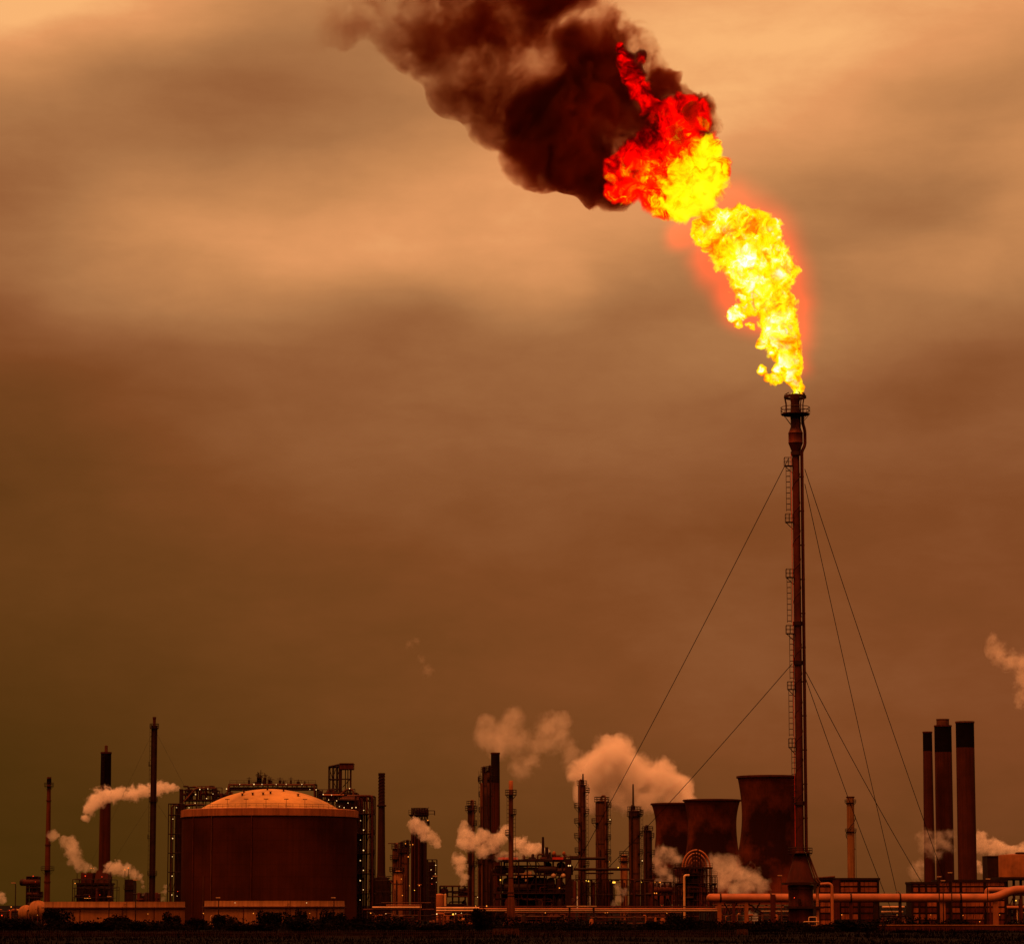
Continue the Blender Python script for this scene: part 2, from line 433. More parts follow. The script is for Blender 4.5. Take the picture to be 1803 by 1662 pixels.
def puff_field(g, puffs, warp, k=.22):
    """smooth union of spheres: distance / radius, looked up at a noise-warped point"""
    tc = g.n('ShaderNodeTexCoord').outputs['Object']
    p = tc
    for sc, amp in warp:
        nz = g.v('SUBTRACT', g.noise(tc, sc, 2, .5, color=True), (.5,.5,.5))
        p = g.v('ADD', p, g.v('SCALE', nz, scale=amp))
    f = None
    for (x, y, z, r) in puffs:
        q = g.m('DIVIDE', g.v('DISTANCE', p, (x, y, z)), r)
        if f is None: f = q
        else:
            nd = g.n('ShaderNodeMath', operation='SMOOTH_MIN'); g.put(nd.inputs[0], f); g.put(nd.inputs[1], q); nd.inputs[2].default_value = k
            f = nd.outputs[0]
    return tc, p, f
def local(px_puffs, D, origin, rnd, spread=.5, yoff=0.0):
    out = []
    for t in px_puffs:
        px, py, r = t[:3]
        p = P(px, py, D); s = S(D)
        dy = (rnd.random()-.5)*2*spread*r*s + yoff
        if len(t) > 3: dy += t[3]*s
        q = P(px, py, D+dy)-origin
        out.append((q.x, q.y, q.z, r*s))
    return out
def steam_mat(name, puffs, dens, nscale, namp=1.0, base=.86, edge=.5, col=(.98,.89,.80), step=.5, wamp=None, det=4):  # col puts some of the orange light into steam that is really white
    m = bpy.data.materials.new(name); nt = nodes(m); g = G(nt)
    rm = sum(p[3] for p in puffs)/len(puffs)
    tc, p, f = puff_field(g, puffs, [(nscale*.5, (wamp if wamp is not None else rm*1.0)), (nscale*2.2, rm*.35)], .34)
    n = g.m('SUBTRACT', g.noise(p, nscale, det, .55), .5)
    # billows: rounded lobes with creases between them, plus ragged fringes
    bil = g.m('SUBTRACT', .17, g.m('ABSOLUTE', g.m('SUBTRACT', g.noise(p, nscale*2.1, 3, .55), .5)))
    nn = g.m('ADD', g.m('MULTIPLY', n, 2.0), g.m('MULTIPLY', bil, 1.5))
    gg = g.m('ADD', g.m('SUBTRACT', base, f), g.m('MULTIPLY', nn, namp))
    d = g.m('MULTIPLY', g.maprange(gg, 0.0, edge, 0.0, 1.0, True), dens)
    pv = nt.nodes.new('ShaderNodeVolumePrincipled'); pv.inputs['Color'].default_value = (*col, 1); pv.inputs['Anisotropy'].default_value = .0
    nt.links.new(d, pv.inputs['Density'])
    o = nt.nodes.new('ShaderNodeOutputMaterial'); nt.links.new(pv.outputs[0], o.inputs['Volume'])
    m.cycles.volume_step_rate = step
    return m
RV = random.Random(11)
def steam(label, D, px_puffs, dens=.12, nscale=None, namp=1.0, base=.68, edge=.30, k=1.28, step=.5, name='steam_plume', group='steam plumes rising from the plant', **kw):
    origin = P(px_puffs[0][0], px_puffs[0][1], D)
    puffs = local([(a, b, r*1.22) for a, b, r in px_puffs], D, origin, RV)
    rm = sum(p[3] for p in puffs)/len(puffs)
    ns = nscale or 1.1/rm
    m = steam_mat('warm_tinted_steam', puffs, dens, ns, namp, base, edge, step=step, **kw)
    o = hull(name, puffs, k, m, None, origin, max(.25, min(p[3] for p in puffs)*.3))
    return tag(o, label, 'steam', group, 'thing')

steam('bright steam trailing left from the tank gantry past the dark mast and black-topped chimney', 850,
  [(313,1387,5),(303,1386,8),(292,1388,10),(280,1388,12),(266,1391,12),(252,1394,13),(238,1396,14),(224,1397,13),(210,1396,12),(197,1400,14),(182,1401,15),(172,1406,16),(164,1415,15),(158,1428,12),(153,1440,9)], dens=.45)
steam('faint curl of steam rising left of the black-topped chimney base', 870,
  [(167,1530,5.8),(152,1527,9.2),(140,1523,11.5),(131,1511,13.8),(130,1497,14.9),(124,1485,13.8),(112,1478,9.2),(95,1471,10.3)], dens=.17)
steam('thin steam blowing off a short vent right of the black-topped chimney', 860,
  [(253,1560,3.4),(250,1553,4.6),(246,1545,6.9),(236,1539,10.3),(222,1531,12.6),(206,1527,12.6),(193,1528,11.5)], dens=.28)
steam('largest cloud of steam, a rounded bank rising behind the cooling towers', 2080,
  [(1073,1336,44),(1090,1322,30),(1058,1352,36),(1100,1352,40),(1119,1373,40),(1162,1380,36),(1193,1392,30),(1055,1380,34),(1030,1356,20),(1016,1362,16),(1093,1404,30),(1140,1404,32),(1180,1408,30),(1213,1408,20),(1045,1398,26)], dens=.13, nscale=.035, base=.68, edge=.45, step=.35, k=1.25)
steam('ragged thin steam drifting above the black-topped stack beside the tall columns', 1900,
  [(905,1262,22),(896,1289,24),(915,1304,26),(859,1276,16),(857,1299,20),(877,1309,22),(938,1337,22),(922,1350,20),(963,1279,22),(991,1276,18),(958,1304,26),(984,1307,26),(1006,1330,22)], dens=.038, nscale=.05, base=.62, edge=.8, namp=1.7, step=.4, k=1.3)
steam('small steam puff crossing the dark square tower', 885,
  [(731,1449,11.7),(738,1458,11.7),(747,1461,11.7),(745,1472,10.4),(757,1472,11.7),(765,1480,10.4),(771,1486,7.8)], dens=.28)
steam('steam curling around the slim platformed column', 870,
  [(818,1450,7.8),(821,1465,13.0),(814,1483,11.7),(826,1488,15.6),(836,1478,14.3),(848,1473,14.3),(856,1467,10.4),(849,1497,15.6),(866,1485,15.6),(879,1476,14.3),(888,1462,11.7)], dens=.28)
steam('white steam billowing over the red beam of the process unit', 860,
  [(966,1498,4),(957,1497,6),(948,1493,9),(938,1497,11),(930,1490,11),(921,1484,11),(911,1486,12),(925,1498,10)], dens=.4)
steam('upright puff of steam left of the slim platformed column', 880,
  [(817,1552,7.2),(815,1542,10.8),(811,1528,13.2),(808,1514,12.0)], dens=.3)
steam('dim steam bank at the foot of the furthest cooling tower', 1400,
  [(1164,1500,15),(1178,1503,15),(1192,1513,14),(1160,1514,13),(1170,1535,15),(1182,1550,13),(1166,1556,14)], dens=.11, base=.66, edge=.8, namp=1.2)
steam('broad steam bank low in front of the largest cooling tower', 1100,
  [(1259,1517,18),(1272,1529,24),(1290,1536,24),(1307,1547,24),(1329,1544,20),(1339,1558,18),(1272,1550,24),(1316,1562,20),(1295,1562,22)], dens=.14, base=.66, edge=.8, namp=1.2, step=.4)
steam('wisps of steam blowing across the three tall stacks', 930,
  [(1631,1472,15.6),(1639,1485,18.2),(1657,1481,18.2),(1672,1472,13.0),(1669,1490,13.0),(1650,1500,15.6),(1618,1470,9.1)], dens=.10, base=.66, edge=.9, namp=1.2)
steam('faint steam puff left of the foot of the three tall stacks', 1100, [(1612,1529,13.0),(1619,1538,11.7),(1624,1520,11.7)], dens=.075, base=.72, edge=.7, namp=1.2)
steam('long bank of steam streaming right of the three tall stacks', 1080,
  [(1727,1473,12),(1733,1488,14),(1748,1491,15),(1763,1493,15),(1782,1496,13),(1800,1496,12),(1825,1498,12)], dens=.3)
steam('small steam puff between the widest stack and the square hopper', 1070, [(1722,1521,7),(1729,1531,8)], dens=.28)
steam('pale steam drifting in at the right edge high above the tall stacks', 1900,
  [(1747,1124,10.8),(1756,1143,16.2),(1768,1157,17.6),(1782,1164,18.9),(1800,1168,20.2),(1803,1200,16.2),(1803,1225,18.9),(1822,1188,32.4)], dens=.075, base=.72, edge=.7, namp=1.2)
steam('bright low steam at the foot of the two slender columns', 905, [(1012,1583,9),(1016,1594,8),(1027,1597,9),(1039,1586,8)], dens=.35)
steam('little steam puff at the left edge behind the lamp posts', 1000, [(2,1576,7),(6,1584,7),(-5,1580,8)], dens=.3)
steam('thin steam rising between the dark mast and the domed tank', 860, [(287,1582,5),(290,1570,6),(292,1560,5)], dens=.16)
steam('stray wisp of steam high over the chemical columns', 1900, [(722,1133,9),(733,1127,8),(742,1160,9),(752,1180,12)], dens=.035, base=.66, edge=1.0, namp=1.2)
steam('thin low steam drifting between the two stout columns', 870, [(1082,1590,7),(1090,1580,9),(1096,1570,9),(1087,1562,7)], dens=.1)
steam('thin low steam lying under the red beam at the left of the process unit', 835, [(880,1507,8),(890,1503,9),(902,1505,9),(914,1506,8)], dens=.12)
steam('brown steam hugging the ground beside the flare base', 700, [(1318,1612,10),(1330,1618,9),(1338,1622,7)], dens=.16)

# ------------------------------------------------------------------ flare fire
FD = 600.0
tip = P(1404, 694, FD)
fire = empty('flare_flame', tip, 'roaring yellow and red flame blown left from the tip of the tall flare stack', 'flame')
def fire_mat(name, puffs, sigma, nscale, namp, base, edge, stops, lum, heat_noise, vgrad=None, warp=None, step=.3, hk=(.7,.9)):
    m = bpy.data.materials.new(name); nt = nodes(m); g = G(nt)
    tc, p, f = puff_field(g, puffs, warp or [(nscale*.6, 2.0)], .16)
    n = g.noise(p, nscale, 6, .62, .3)
    gg = g.m('ADD', g.m('SUBTRACT', base, f), g.m('MULTIPLY', g.m('SUBTRACT', n, .5), namp))
    mask = g.maprange(gg, 0.0, edge, 0.0, 1.0, True)
    hn = g.noise(p, heat_noise[0], 7, .66, heat_noise[2])
    heat = g.m('ADD', g.m('MULTIPLY', gg, hk[0]), g.m('MULTIPLY', g.m('SUBTRACT', hn, .5), heat_noise[1]))
    lo = g.m('MULTIPLY', g.m('SUBTRACT', g.noise(p, heat_noise[0]*.3, 2, .5), .5), heat_noise[1]*.55)
    heat = g.m('ADD', g.m('ADD', heat, lo), hk[1])
    if vgrad:
        axis, a, b, c, d = vgrad
        dt = g.v('DOT_PRODUCT', tc, axis); heat = g.m('ADD', heat, g.maprange(dt, a, b, c, d))
    col = g.ramp(heat, stops)
    dens = g.m('MULTIPLY', mask, sigma)
    em = nt.nodes.new('ShaderNodeEmission'); nt.links.new(col, em.inputs[0]); nt.links.new(g.m('MULTIPLY', dens, lum), em.inputs[1])
    ab = nt.nodes.new('ShaderNodeVolumeAbsorption'); ab.inputs[0].default_value = (0,0,0,1); nt.links.new(dens, ab.inputs[1])
    ad = nt.nodes.new('ShaderNodeAddShader'); o = nt.nodes.new('ShaderNodeOutputMaterial')
    nt.links.new(em.outputs[0], ad.inputs[0]); nt.links.new(ab.outputs[0], ad.inputs[1]); nt.links.new(ad.outputs[0], o.inputs['Volume'])
    m.cycles.volume_step_rate = step
    return m
RF = random.Random(5)
jet_px = [(1403,690,12),(1400,676,18),(1391,668,17),(1393,652,22),(1389,634,27),(1382,612,33),(1376,588,37),(1372,562,37),(1362,538,42),(1346,512,54),
          (1340,482,64),(1330,455,62),(1308,428,66),(1272,410,52),(1242,408,32),(1302,396,36),(1338,412,42),(1375,478,32),
          (1297,554,17),(1312,546,14),(1300,574,11),(1284,556,9),(1322,576,9),(1342,650,11),(1351,664,9),(1366,668,14),(1343,604,15),(1352,592,16),(1370,650,14)]
jet = local(jet_px, FD, tip, RF, .25)
m_jet = fire_mat('yellow_fire', jet, 2.2, .46, 1.05, .92, .16,
   [(.0,(1.0,.05,.0)),(.22,(1.0,.12,.0)),(.34,(1.0,.32,.0)),(.42,(1.0,.62,.0)),(.50,(1.0,.76,.0)),(.66,(1.0,.84,.01)),(.72,(1.0,.95,.3)),(.77,(1.0,1.0,.95)),(1.0,(1.0,1.0,1.0))], 1.3, (.46, 1.75, .9), warp=[(.25,3.0),(.9,1.1)], step=.12, hk=(.7,.345))
hull('flame_jet', jet, 1.2, m_jet, fire, None, .45)
ball_px = [(1208,330,60),(1176,318,48),(1240,318,50),(1200,362,38),(1170,365,30),(1232,358,34),(1260,300,34),(1120,280,46),(1095,300,34),(1150,262,50),(1205,262,46),(1140,318,36),(1078,338,20),(1105,330,34),(1145,352,30),
           (1248,262,32),(1190,222,40),(1232,205,30),(1165,205,32),(1142,182,27),(1128,160,25),(1118,140,24),(1110,120,22),(1102,102,20),(1125,100,14),(1092,86,14),(1205,185,26),(1180,190,26)]
ballp = local(ball_px, FD, tip, RF, .2)
dcen = (P(1216,352,FD)-tip)
m_ball = fire_mat('red_fire', ballp, 1.3, .24, 1.3, .93, .32,
   [(.0,(.035,.0,.0)),(.14,(.16,.0,.0)),(.26,(.9,.0,.0)),(.50,(1.0,.006,.0)),(.54,(1.0,.10,.0)),(.56,(1.0,.55,.0)),(.60,(1.0,.76,.0)),(1.0,(1.0,.84,.01))], 1.3, (.26, 1.75, 1.4),
   vgrad=((.47,0,-.88), (P(1160,228,FD)-tip).dot(Vector((.47,0,-.88))), (P(1205,342,FD)-tip).dot(Vector((.47,0,-.88))), -.29, .135), warp=[(.16,4.0),(.6,1.6)], step=.14, hk=(.25,.42))
hull('fireball', ballp, 1.2, m_ball, fire, None, .5)
# added halo: the red glow of the fire in the air, as an emitting volume
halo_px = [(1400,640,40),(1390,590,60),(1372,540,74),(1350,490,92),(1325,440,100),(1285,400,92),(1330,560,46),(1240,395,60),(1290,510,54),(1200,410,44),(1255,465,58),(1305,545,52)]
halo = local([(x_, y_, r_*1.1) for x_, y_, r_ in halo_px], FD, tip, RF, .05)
m = bpy.data.materials.new('red_glow_halo'); nt = nodes(m); g = G(nt)
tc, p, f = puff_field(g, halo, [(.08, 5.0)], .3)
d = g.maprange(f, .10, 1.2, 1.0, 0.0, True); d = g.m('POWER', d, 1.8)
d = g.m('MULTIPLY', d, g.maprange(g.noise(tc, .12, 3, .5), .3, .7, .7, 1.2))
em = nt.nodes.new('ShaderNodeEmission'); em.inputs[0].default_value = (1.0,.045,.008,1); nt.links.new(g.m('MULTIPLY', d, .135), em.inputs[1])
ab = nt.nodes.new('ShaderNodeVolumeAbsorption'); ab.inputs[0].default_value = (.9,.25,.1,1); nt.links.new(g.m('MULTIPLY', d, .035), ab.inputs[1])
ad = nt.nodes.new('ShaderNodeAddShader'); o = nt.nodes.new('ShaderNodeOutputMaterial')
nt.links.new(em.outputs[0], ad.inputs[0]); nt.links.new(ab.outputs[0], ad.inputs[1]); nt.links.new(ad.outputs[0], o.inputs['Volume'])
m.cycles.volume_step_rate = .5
hull('glow_halo', halo, 1.2, m, fire, None, 1.2)
# firelight that falls on the stack and the plant
for nm, (px, py), en, rad in (('fire_light', (1345,480), 60000, 5), ('fire_light', (1190,300), 40000, 6)):
    ld = bpy.data.lights.new(nm, 'POINT'); ld.energy = en*1.3; ld.color = (1, .22, .03); ld.shadow_soft_size = rad
    lo = bpy.data.objects.new(nm, ld); COL.objects.link(lo); lo.parent = fire; lo.location = P(px, py, FD-14)-tip

# ------------------------------------------------------------------ soot plume
smoke_px = [(1130,105,48,30),(1150,145,38,20),(1100,70,44,20),(1065,60,56),(1060,130,82,12),(1030,190,84,12),(1000,110,92),(1090,180,60,40),(1010,250,74),(1060,290,56,20),(1095,330,36,30),(1060,335,34,15),
            (950,190,80),(935,270,52),(955,300,34),(930,110,84),(880,60,82),(870,150,70),(870,215,42),(825,100,66),(800,160,42),(820,30,70),(760,60,70),(735,10,70),(700,50,56),(660,20,64),(630,60,44),(600,30,50),(575,70,34),(585,0,50),(960,20,70),(1020,0,60),
            (900,-40,90),(780,-60,90),(660,-70,90),(560,-60,70),(1235,205,34,30),(1250,190,26,30),(1200,190,40,35),(1180,240,48,40),(1220,235,40,40),(1130,240,50,45),(1150,190,40,40),(1175,150,18,20),(1120,200,72,45),(1145,225,50,40),(1226,204,22,-62),(1196,238,18,-70),(1256,204,30,-30),(1165,150,36,-20),(1155,120,34,0)]
so = P(1040, 180, FD)
smk = local(smoke_px, FD, so, RF, .35, 3.0)
m = bpy.data.materials.new('black_brown_soot'); nt = nodes(m); g = G(nt)
tc, p, f = puff_field(g, smk, [(.055, 12.0), (.2, 3.2)], .2)
n = g.m('SUBTRACT', g.noise(p, .07, 6, .56, .3), .5)
bil = g.m('SUBTRACT', .17, g.m('ABSOLUTE', g.m('SUBTRACT', g.noise(p, .15, 4, .58), .5)))
nn = g.m('ADD', g.m('MULTIPLY', n, 2.2), g.m('MULTIPLY', bil, 2.2))
gg = g.m('ADD', g.m('SUBTRACT', .76, f), nn)
mask = g.maprange(gg, 0.0, .28, 0.0, 1.0, True)
sx = g.n('ShaderNodeSeparateXYZ'); nt.links.new(tc, sx.inputs[0])
x0, x1, x2 = (P(q, 60, FD).x-so.x for q in (540, 760, 1010))
fade = g.ramp(g.maprange(sx.outputs[0], x0, x2, 0, 1), [(0,(.03,)*3),(.15,(.12,)*3),(.35,(.30,)*3),(.6,(.42,)*3),(.8,(.65,)*3),(1,(1,)*3)])
cv = g.maprange(g.noise(p, .075, 4, .55), .39, .60, .09, 1.45)
d = g.m('MULTIPLY', g.m('MULTIPLY', mask, fade), g.m('MULTIPLY', cv, .66))
pv = nt.nodes.new('ShaderNodeVolumeAbsorption'); pv.inputs[0].default_value = (.52,.17,.02,1)
ps = nt.nodes.new('ShaderNodeVolumeScatter'); ps.inputs[0].default_value = (.36,.085,.012,1)
nt.links.new(d, pv.inputs['Density']); nt.links.new(g.m('MULTIPLY', d, .15), ps.inputs['Density'])
ad = nt.nodes.new('ShaderNodeAddShader'); nt.links.new(pv.outputs[0], ad.inputs[0]); nt.links.new(ps.outputs[0], ad.inputs[1])
o = nt.nodes.new('ShaderNodeOutputMaterial'); nt.links.new(ad.outputs[0], o.inputs['Volume'])
m.cycles.volume_step_rate = .14
sm = hull('smoke_plume', smk, 1.36, m, None, so, 1.0)
tag(sm, 'thick dark brown smoke streaming left from the flare flame across the top of the sky', 'smoke', None, 'thing')
# ================================================================== the flare stack (nearest tall thing)
t = Site('flare_stack', 1409.5, 600, 'towering guyed flare stack, dark red, with ladders and a ringed platform below its flame', 'flare stack', row=1540)
fs = t.o; s = t.s
lean = 0.0
def fx(px, py): return X(px, 600, py) - t.o.location.x       # local x of a photo point
ax = 0.0                                                      # stack axis
rS = .78
b = MB(); b.lathe([(rS, t.z(1500)), (rS, t.z(1100)), (rS*.98, t.z(800))], 20)
shaft = b.build('shaft', STEELR, fs, True)
b = MB()                                                       # helical wrap and flanges belong to the shaft
n = 260; z0, z1 = t.z(1490), t.z(802)
b.tube([((rS+.03)*math.cos(i*.33), (rS+.03)*math.sin(i*.33), z0+(z1-z0)*i/n) for i in range(n+1)], .05, 4)
b.build('helical_strake', STEELR, shaft)
for py in (1097, 1166, 1413, 798):
    b = MB(); b.lathe([(rS+.03, t.z(py)-.55), (rS+.28, t.z(py)-.5), (rS+.28, t.z(py)+.3), (rS+.03, t.z(py)+.35)], 20); b.build('flange', STEEL, shaft)
# seal drum, neck, burner barrel
b = MB(); b.lathe([(.75,t.z(797)),(.95,t.z(793)),(1.5,t.z(781)),(1.56,t.z(780)),(1.5,t.z(779)),(1.5,t.z(764)),(1.58,t.z(763)),(1.5,t.z(762)),(1.0,t.z(752)),(1.0,t.z(738))], 22)
b.build('seal_drum', STEELR, fs, True)
b = MB(); b.lathe([(1.05,t.z(738)),(1.05,t.z(728)),(.98,t.z(722)),(.92,t.z(708)),(1.02,t.z(705)),(1.05,t.z(697)),(.9,t.z(694))], 22, caps=True)
b.build('burner_barrel', STEEL, fs, True)
platform(fs, (0,0), t.z(729), 1.0, 3.05, m=STEEL, h=1.35, w=.07)
b = MB()
for k in range(3):
    zz = t.z(698)-.16*k
    b.tube([(2.25*math.cos(a*math.pi/12), 2.25*math.sin(a*math.pi/12), zz) for a in range(25)], .13, 6)
for k in range(9):
    a = 2*math.pi*k/9+.2; b.tube([(2.25*math.cos(a),2.25*math.sin(a),t.z(698)),(2.1*math.cos(a),2.1*math.sin(a),t.z(694)),(1.6*math.cos(a),1.6*math.sin(a),t.z(692.5))], .11, 5)
ring = b.build('steam_ring', STEEL, fs)
for dx_, tw in ((-2.15,.17), (1.75,.13), (1.2,.12)):
    pipe(fs, [(dx_*.9,-.4,t.z(729)),(dx_*.9,-.4,t.z(712)),(dx_,-.4,t.z(704)),(dx_,-.4,t.z(698))], tw, STEEL, 'steam_pipe', 8)
# riser pipe beside the shaft with its bend round the seal drum
pipe(fs, [(1.25,-.2,t.z(1500)),(1.25,-.2,t.z(800)),(1.3,-.2,t.z(795)),(1.95,-.2,t.z(784)),(1.95,-.2,t.z(758)),(1.5,-.2,t.z(745)),(1.5,-.2,t.z(729))], .33, STEELR, 'riser_pipe', 10)
pipe(fs, [(.95,-.75,t.z(1500)),(.95,-.75,t.z(735))], .1, STEEL, 'thin_riser_pipe', 6)
pipe(fs, [(-1.02,-.3,t.z(1490)),(-1.02,-.3,t.z(800))], .07, REDB, 'conduit', 6)
for py in range(840, 1500, 60):
    b = MB(); b.box(.5, 1.6, -.5, .1, t.z(py)-.12, t.z(py)+.12); b.build('pipe_bracket', STEEL, fs)
# resting stages and caged ladders on the left side
def stage(xl, xr, ytop, ybot):
    zt, zb = t.z(ytop), t.z(ybot); xl, xr = xl*s, xr*s
    b = MB(); b.box(xl, xr, -.8, .8, zb-.14, zb); b.bar((xl+.1,0,zb-.1),(-rS,0,zb-1.5),.12); dk = b.build('platform', STEEL, fs)
    b = MB()
    for yy in (-.8,.8):
        for x in (xl, (xl+xr)/2, xr): b.bar((x,yy,zb),(x,yy,zt),.07)
        b.bar((xl,yy,zt),(xr,yy,zt),.07); b.bar((xl,yy,(zt+zb)/2),(xr,yy,(zt+zb)/2),.06)
    b.bar((xl,-.8,zt),(xl,.8,zt),.07); b.bar((xl,-.8,(zt+zb)/2),(xl,.8,(zt+zb)/2),.06)
    b.build('railing', STEEL, dk)
for ax_l, ax_r, yt, yb in ((-20.5,-6,806,820),(-19.5,-6,905,919),(-19.5,-6,1002,1016),(-20.5,-6,1101,1115),(-19,-6,1200,1213),(-18,-6,1300,1315),(-10,-6,1405,1413)):
    stage(ax_l, ax_r, yt, yb)
for xa, ya, yb in ((-14,820,900),(-14.5,1016,1096),(-11,1115,1196),(-13.5,1213,1296),(-9.5,1315,1405)):
    ladder(fs, xa*s, 0, t.z(yb), t.z(ya), w=.85, step=1.17, t=.075)
# skirt: collar platform, cone, drums
platform(fs, (0,0), t.z(1501), rS, 2.5, m=STEEL, h=1.0, w=.06)
b = MB(); b.lathe([(3.0,t.z(1553)),(2.5,t.z(1540)),(1.2,t.z(1503)),(.8,t.z(1498))], 22); b.build('skirt_cone', STACKR, fs, True)
for dd in (0, .6):
    pipe(fs, [(1.35+dd*.5,-.7,t.z(1498)),(1.35+dd*.5,-.7,t.z(1504)),(3.1+dd*.9,-.9,t.z(1551)),(4.3+dd,-.9,t.z(1560))], .18, STEELM, 'sloping_pipe', 8)
b = MB(); b.box(-3.6, 3.7, -3.4, 3.4, t.z(1557), t.z(1553.5)); b.build('skirt_deck', STEEL, fs)
b = MB(); b.lathe([(2.55,0),(2.55,t.z(1600)),(2.6,t.z(1599)),(2.6,t.z(1592)),(2.55,t.z(1590)),(2.55,t.z(1566)),(2.68,t.z(1565)),(2.68,t.z(1558.5)),(2.5,t.z(1557.5))], 26); b.build('base_drum', STEELR, fs, True)
b = MB(); b.box(-3.2, 4.4, -3.3, 3.2, t.z(1599), t.z(1595)); handrail(b, -3.2, 4.4, -3.2, t.z(1595), 1.0); b.build('lower_deck', STEEL, fs)
pipe(fs, [(3.2,-2.2,0),(3.2,-2.2,t.z(1557)),(6.2,-2.2,t.z(1555)),(6.2,-2.2,0)], .32, PIPE, 'drain_pipe')
pipe(fs, [(1.3,-2.9,0.4),(1.3,-2.9,t.z(1614)),(2.9,-2.9,t.z(1614)),(2.9,-2.9,.4)], .1, PIPEB, 'drain_pipe', 8)
pipe(fs, [(.2,-3.0,0.4),(.2,-3.0,t.z(1622)),(3.4,-3.0,t.z(1622))], .09, PIPEB, 'drain_pipe', 8)
b = MB(); b.lathe([(.3,t.z(1590)),(.34,t.z(1589)),(.34,t.z(1582)),(.1,t.z(1581))], 10, (-.6,-2.9)); b.build('valve_pot', STEEL, fs)
lamp(fs, -1.6, -2.85, t.z(1580), L_RED, .16)
# guy wires: photo point on the mast, anchor column and depth
for (px, py), (qx, qd) in (((1388,808),(957,690)), ((1395,1168),(972,700)), ((1417,826),(1692,668)), ((1417,852),(1592,700)), ((1419,1183),(1668,690)), ((1419,1196),(1580,690))):
    top = Vector((fx(px,py), 0, t.z(py))); anc = Vector((X(qx, qd, 1610)-t.o.location.x, qd-600, .1))
    pts = [top.lerp(anc, i/16) - Vector((0,0,1.2*math.sin(math.pi*i/16))) for i in range(17)]
    MB().tube(pts, .075, 5).build('guy_wire', WIRE, fs)

# ================================================================== domed storage tank
t = Site('domed_gas_tank', 474, 725, 'huge dark round storage tank with a bright shallow domed roof', 'storage tank')
rw = 153.3*t.s
zr0, zr1 = t.z(1439.5), t.z(1427.5)
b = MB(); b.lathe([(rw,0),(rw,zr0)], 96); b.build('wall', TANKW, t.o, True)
b = MB(); b.lathe([(rw+.02,zr0-.15),(rw+.3,zr0),(rw+.3,zr1),(rw-.3,zr1+.15)], 96); b.build('roof_rim', TANKR, t.o, True)
rd, hd = 124.5*t.s, t.z(1389.5)-zr1
Rs = (rd*rd+hd*hd)/(2*hd); prof = []
for i in range(15):
    a = math.asin(rd/Rs)*(1-i/14); prof.append((max(.02,Rs*math.sin(a)), zr1+.1+hd-Rs+Rs*math.cos(a)))
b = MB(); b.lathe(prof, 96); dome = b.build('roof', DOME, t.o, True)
b = MB(); rh = rd+.7
for h in (.55, 1.1): b.tube([(rh*math.cos(a*math.pi/32), rh*math.sin(a*math.pi/32), zr1+.15+h) for a in range(65)], .04, 4)
for a in range(64): b.bar((rh*math.cos(a*math.pi/32), rh*math.sin(a*math.pi/32), zr1), (rh*math.cos(a*math.pi/32), rh*math.sin(a*math.pi/32), zr1+1.25), .04)
b.build('railing', STEEL, t.o)
for px in (376.7, 409.3, 443, 477.5, 511.8, 542.7):
    x = t.x(px); y = -math.sqrt(max(0, (rd*.98)**2-x*x)); zz = zr1+.3
    b = MB(); b.bar((x,y,zz-.3),(x,y,zz+2.0),.07); b.box(x-.55,x+.55,y-.18,y+.18,zz+2.0,zz+2.16); b.build('lamp_post', STEEL, t.o)
for px, z1 in ((371, zr0*.45), (385, zr0), (350, zr0), (456, zr0)):
    x = t.x(px); y = -math.sqrt(rw*rw-x*x)-.25
    pipe(t.o, [(x,y,0),(x,y,z1)], .13, STEELM if px in (371,385) else STEELR, 'wall_pipe', 8)

q_ = random.Random(6)
for k in range(9):
    a_ = math.pi*(1.1+.8*q_.random()); rr_ = rd*(.15+.6*q_.random()); x, y = rr_*math.cos(a_), rr_*math.sin(a_); zz = zr1+.1+hd-Rs+math.sqrt(Rs*Rs-rr_*rr_)
    MB().lathe([(.22,zz-.2),(.22,zz+.5),(.4,zz+.52),(.4,zz+.62),(.05,zz+.64)], 10, (x,y)).build('nozzle', STEELM, t.o)
# steelwork round the tank
t = Site('pipe_tower', 311, 738, 'open steel tower with lamps and risers standing left of the domed tank', 'pipe tower')
zs = [0]+[t.z(1602-33.5*k) for k in range(6)]+[t.z(1415)]
frame(t.o, t.x(297), t.x(322), -2, 3, zs, 3, 1, .17, diag=.35, seed=4)
for k, px in enumerate((301,309,314,318)): pipe(t.o, [(t.x(px),.5+k*.6,0),(t.x(px),.5+k*.6,t.z(1418)),(t.x(px)+6,.5+k*.6,t.z(1416))], .16+.05*(k%3), STEEL if k % 2 else STEELR)
b = MB(); b.box(t.x(313), t.x(324), -1, 4, t.z(1600), t.z(1416)); b.build('riser_casing', STEEL, t.o)
b = MB(); b.lathe([(.45,t.z(1414)),(.42,t.z(1392)),(.5,t.z(1391)),(.5,t.z(1389))], 12, (t.x(317),0)); b.build('vent_stack', STEEL, t.o)
for py in (1442,1476,1508,1542,1575): lamp(t.o, t.x(305), -2.3, t.z(py), r=.2)
for px, py in ((311,1422),(333,1422),(314,1577)): lamp(t.o, t.x(px), -2.2, t.z(py), r=.17)
lamp(t.o, t.x(315), -2.2, t.z(1569), L_RED, .13)

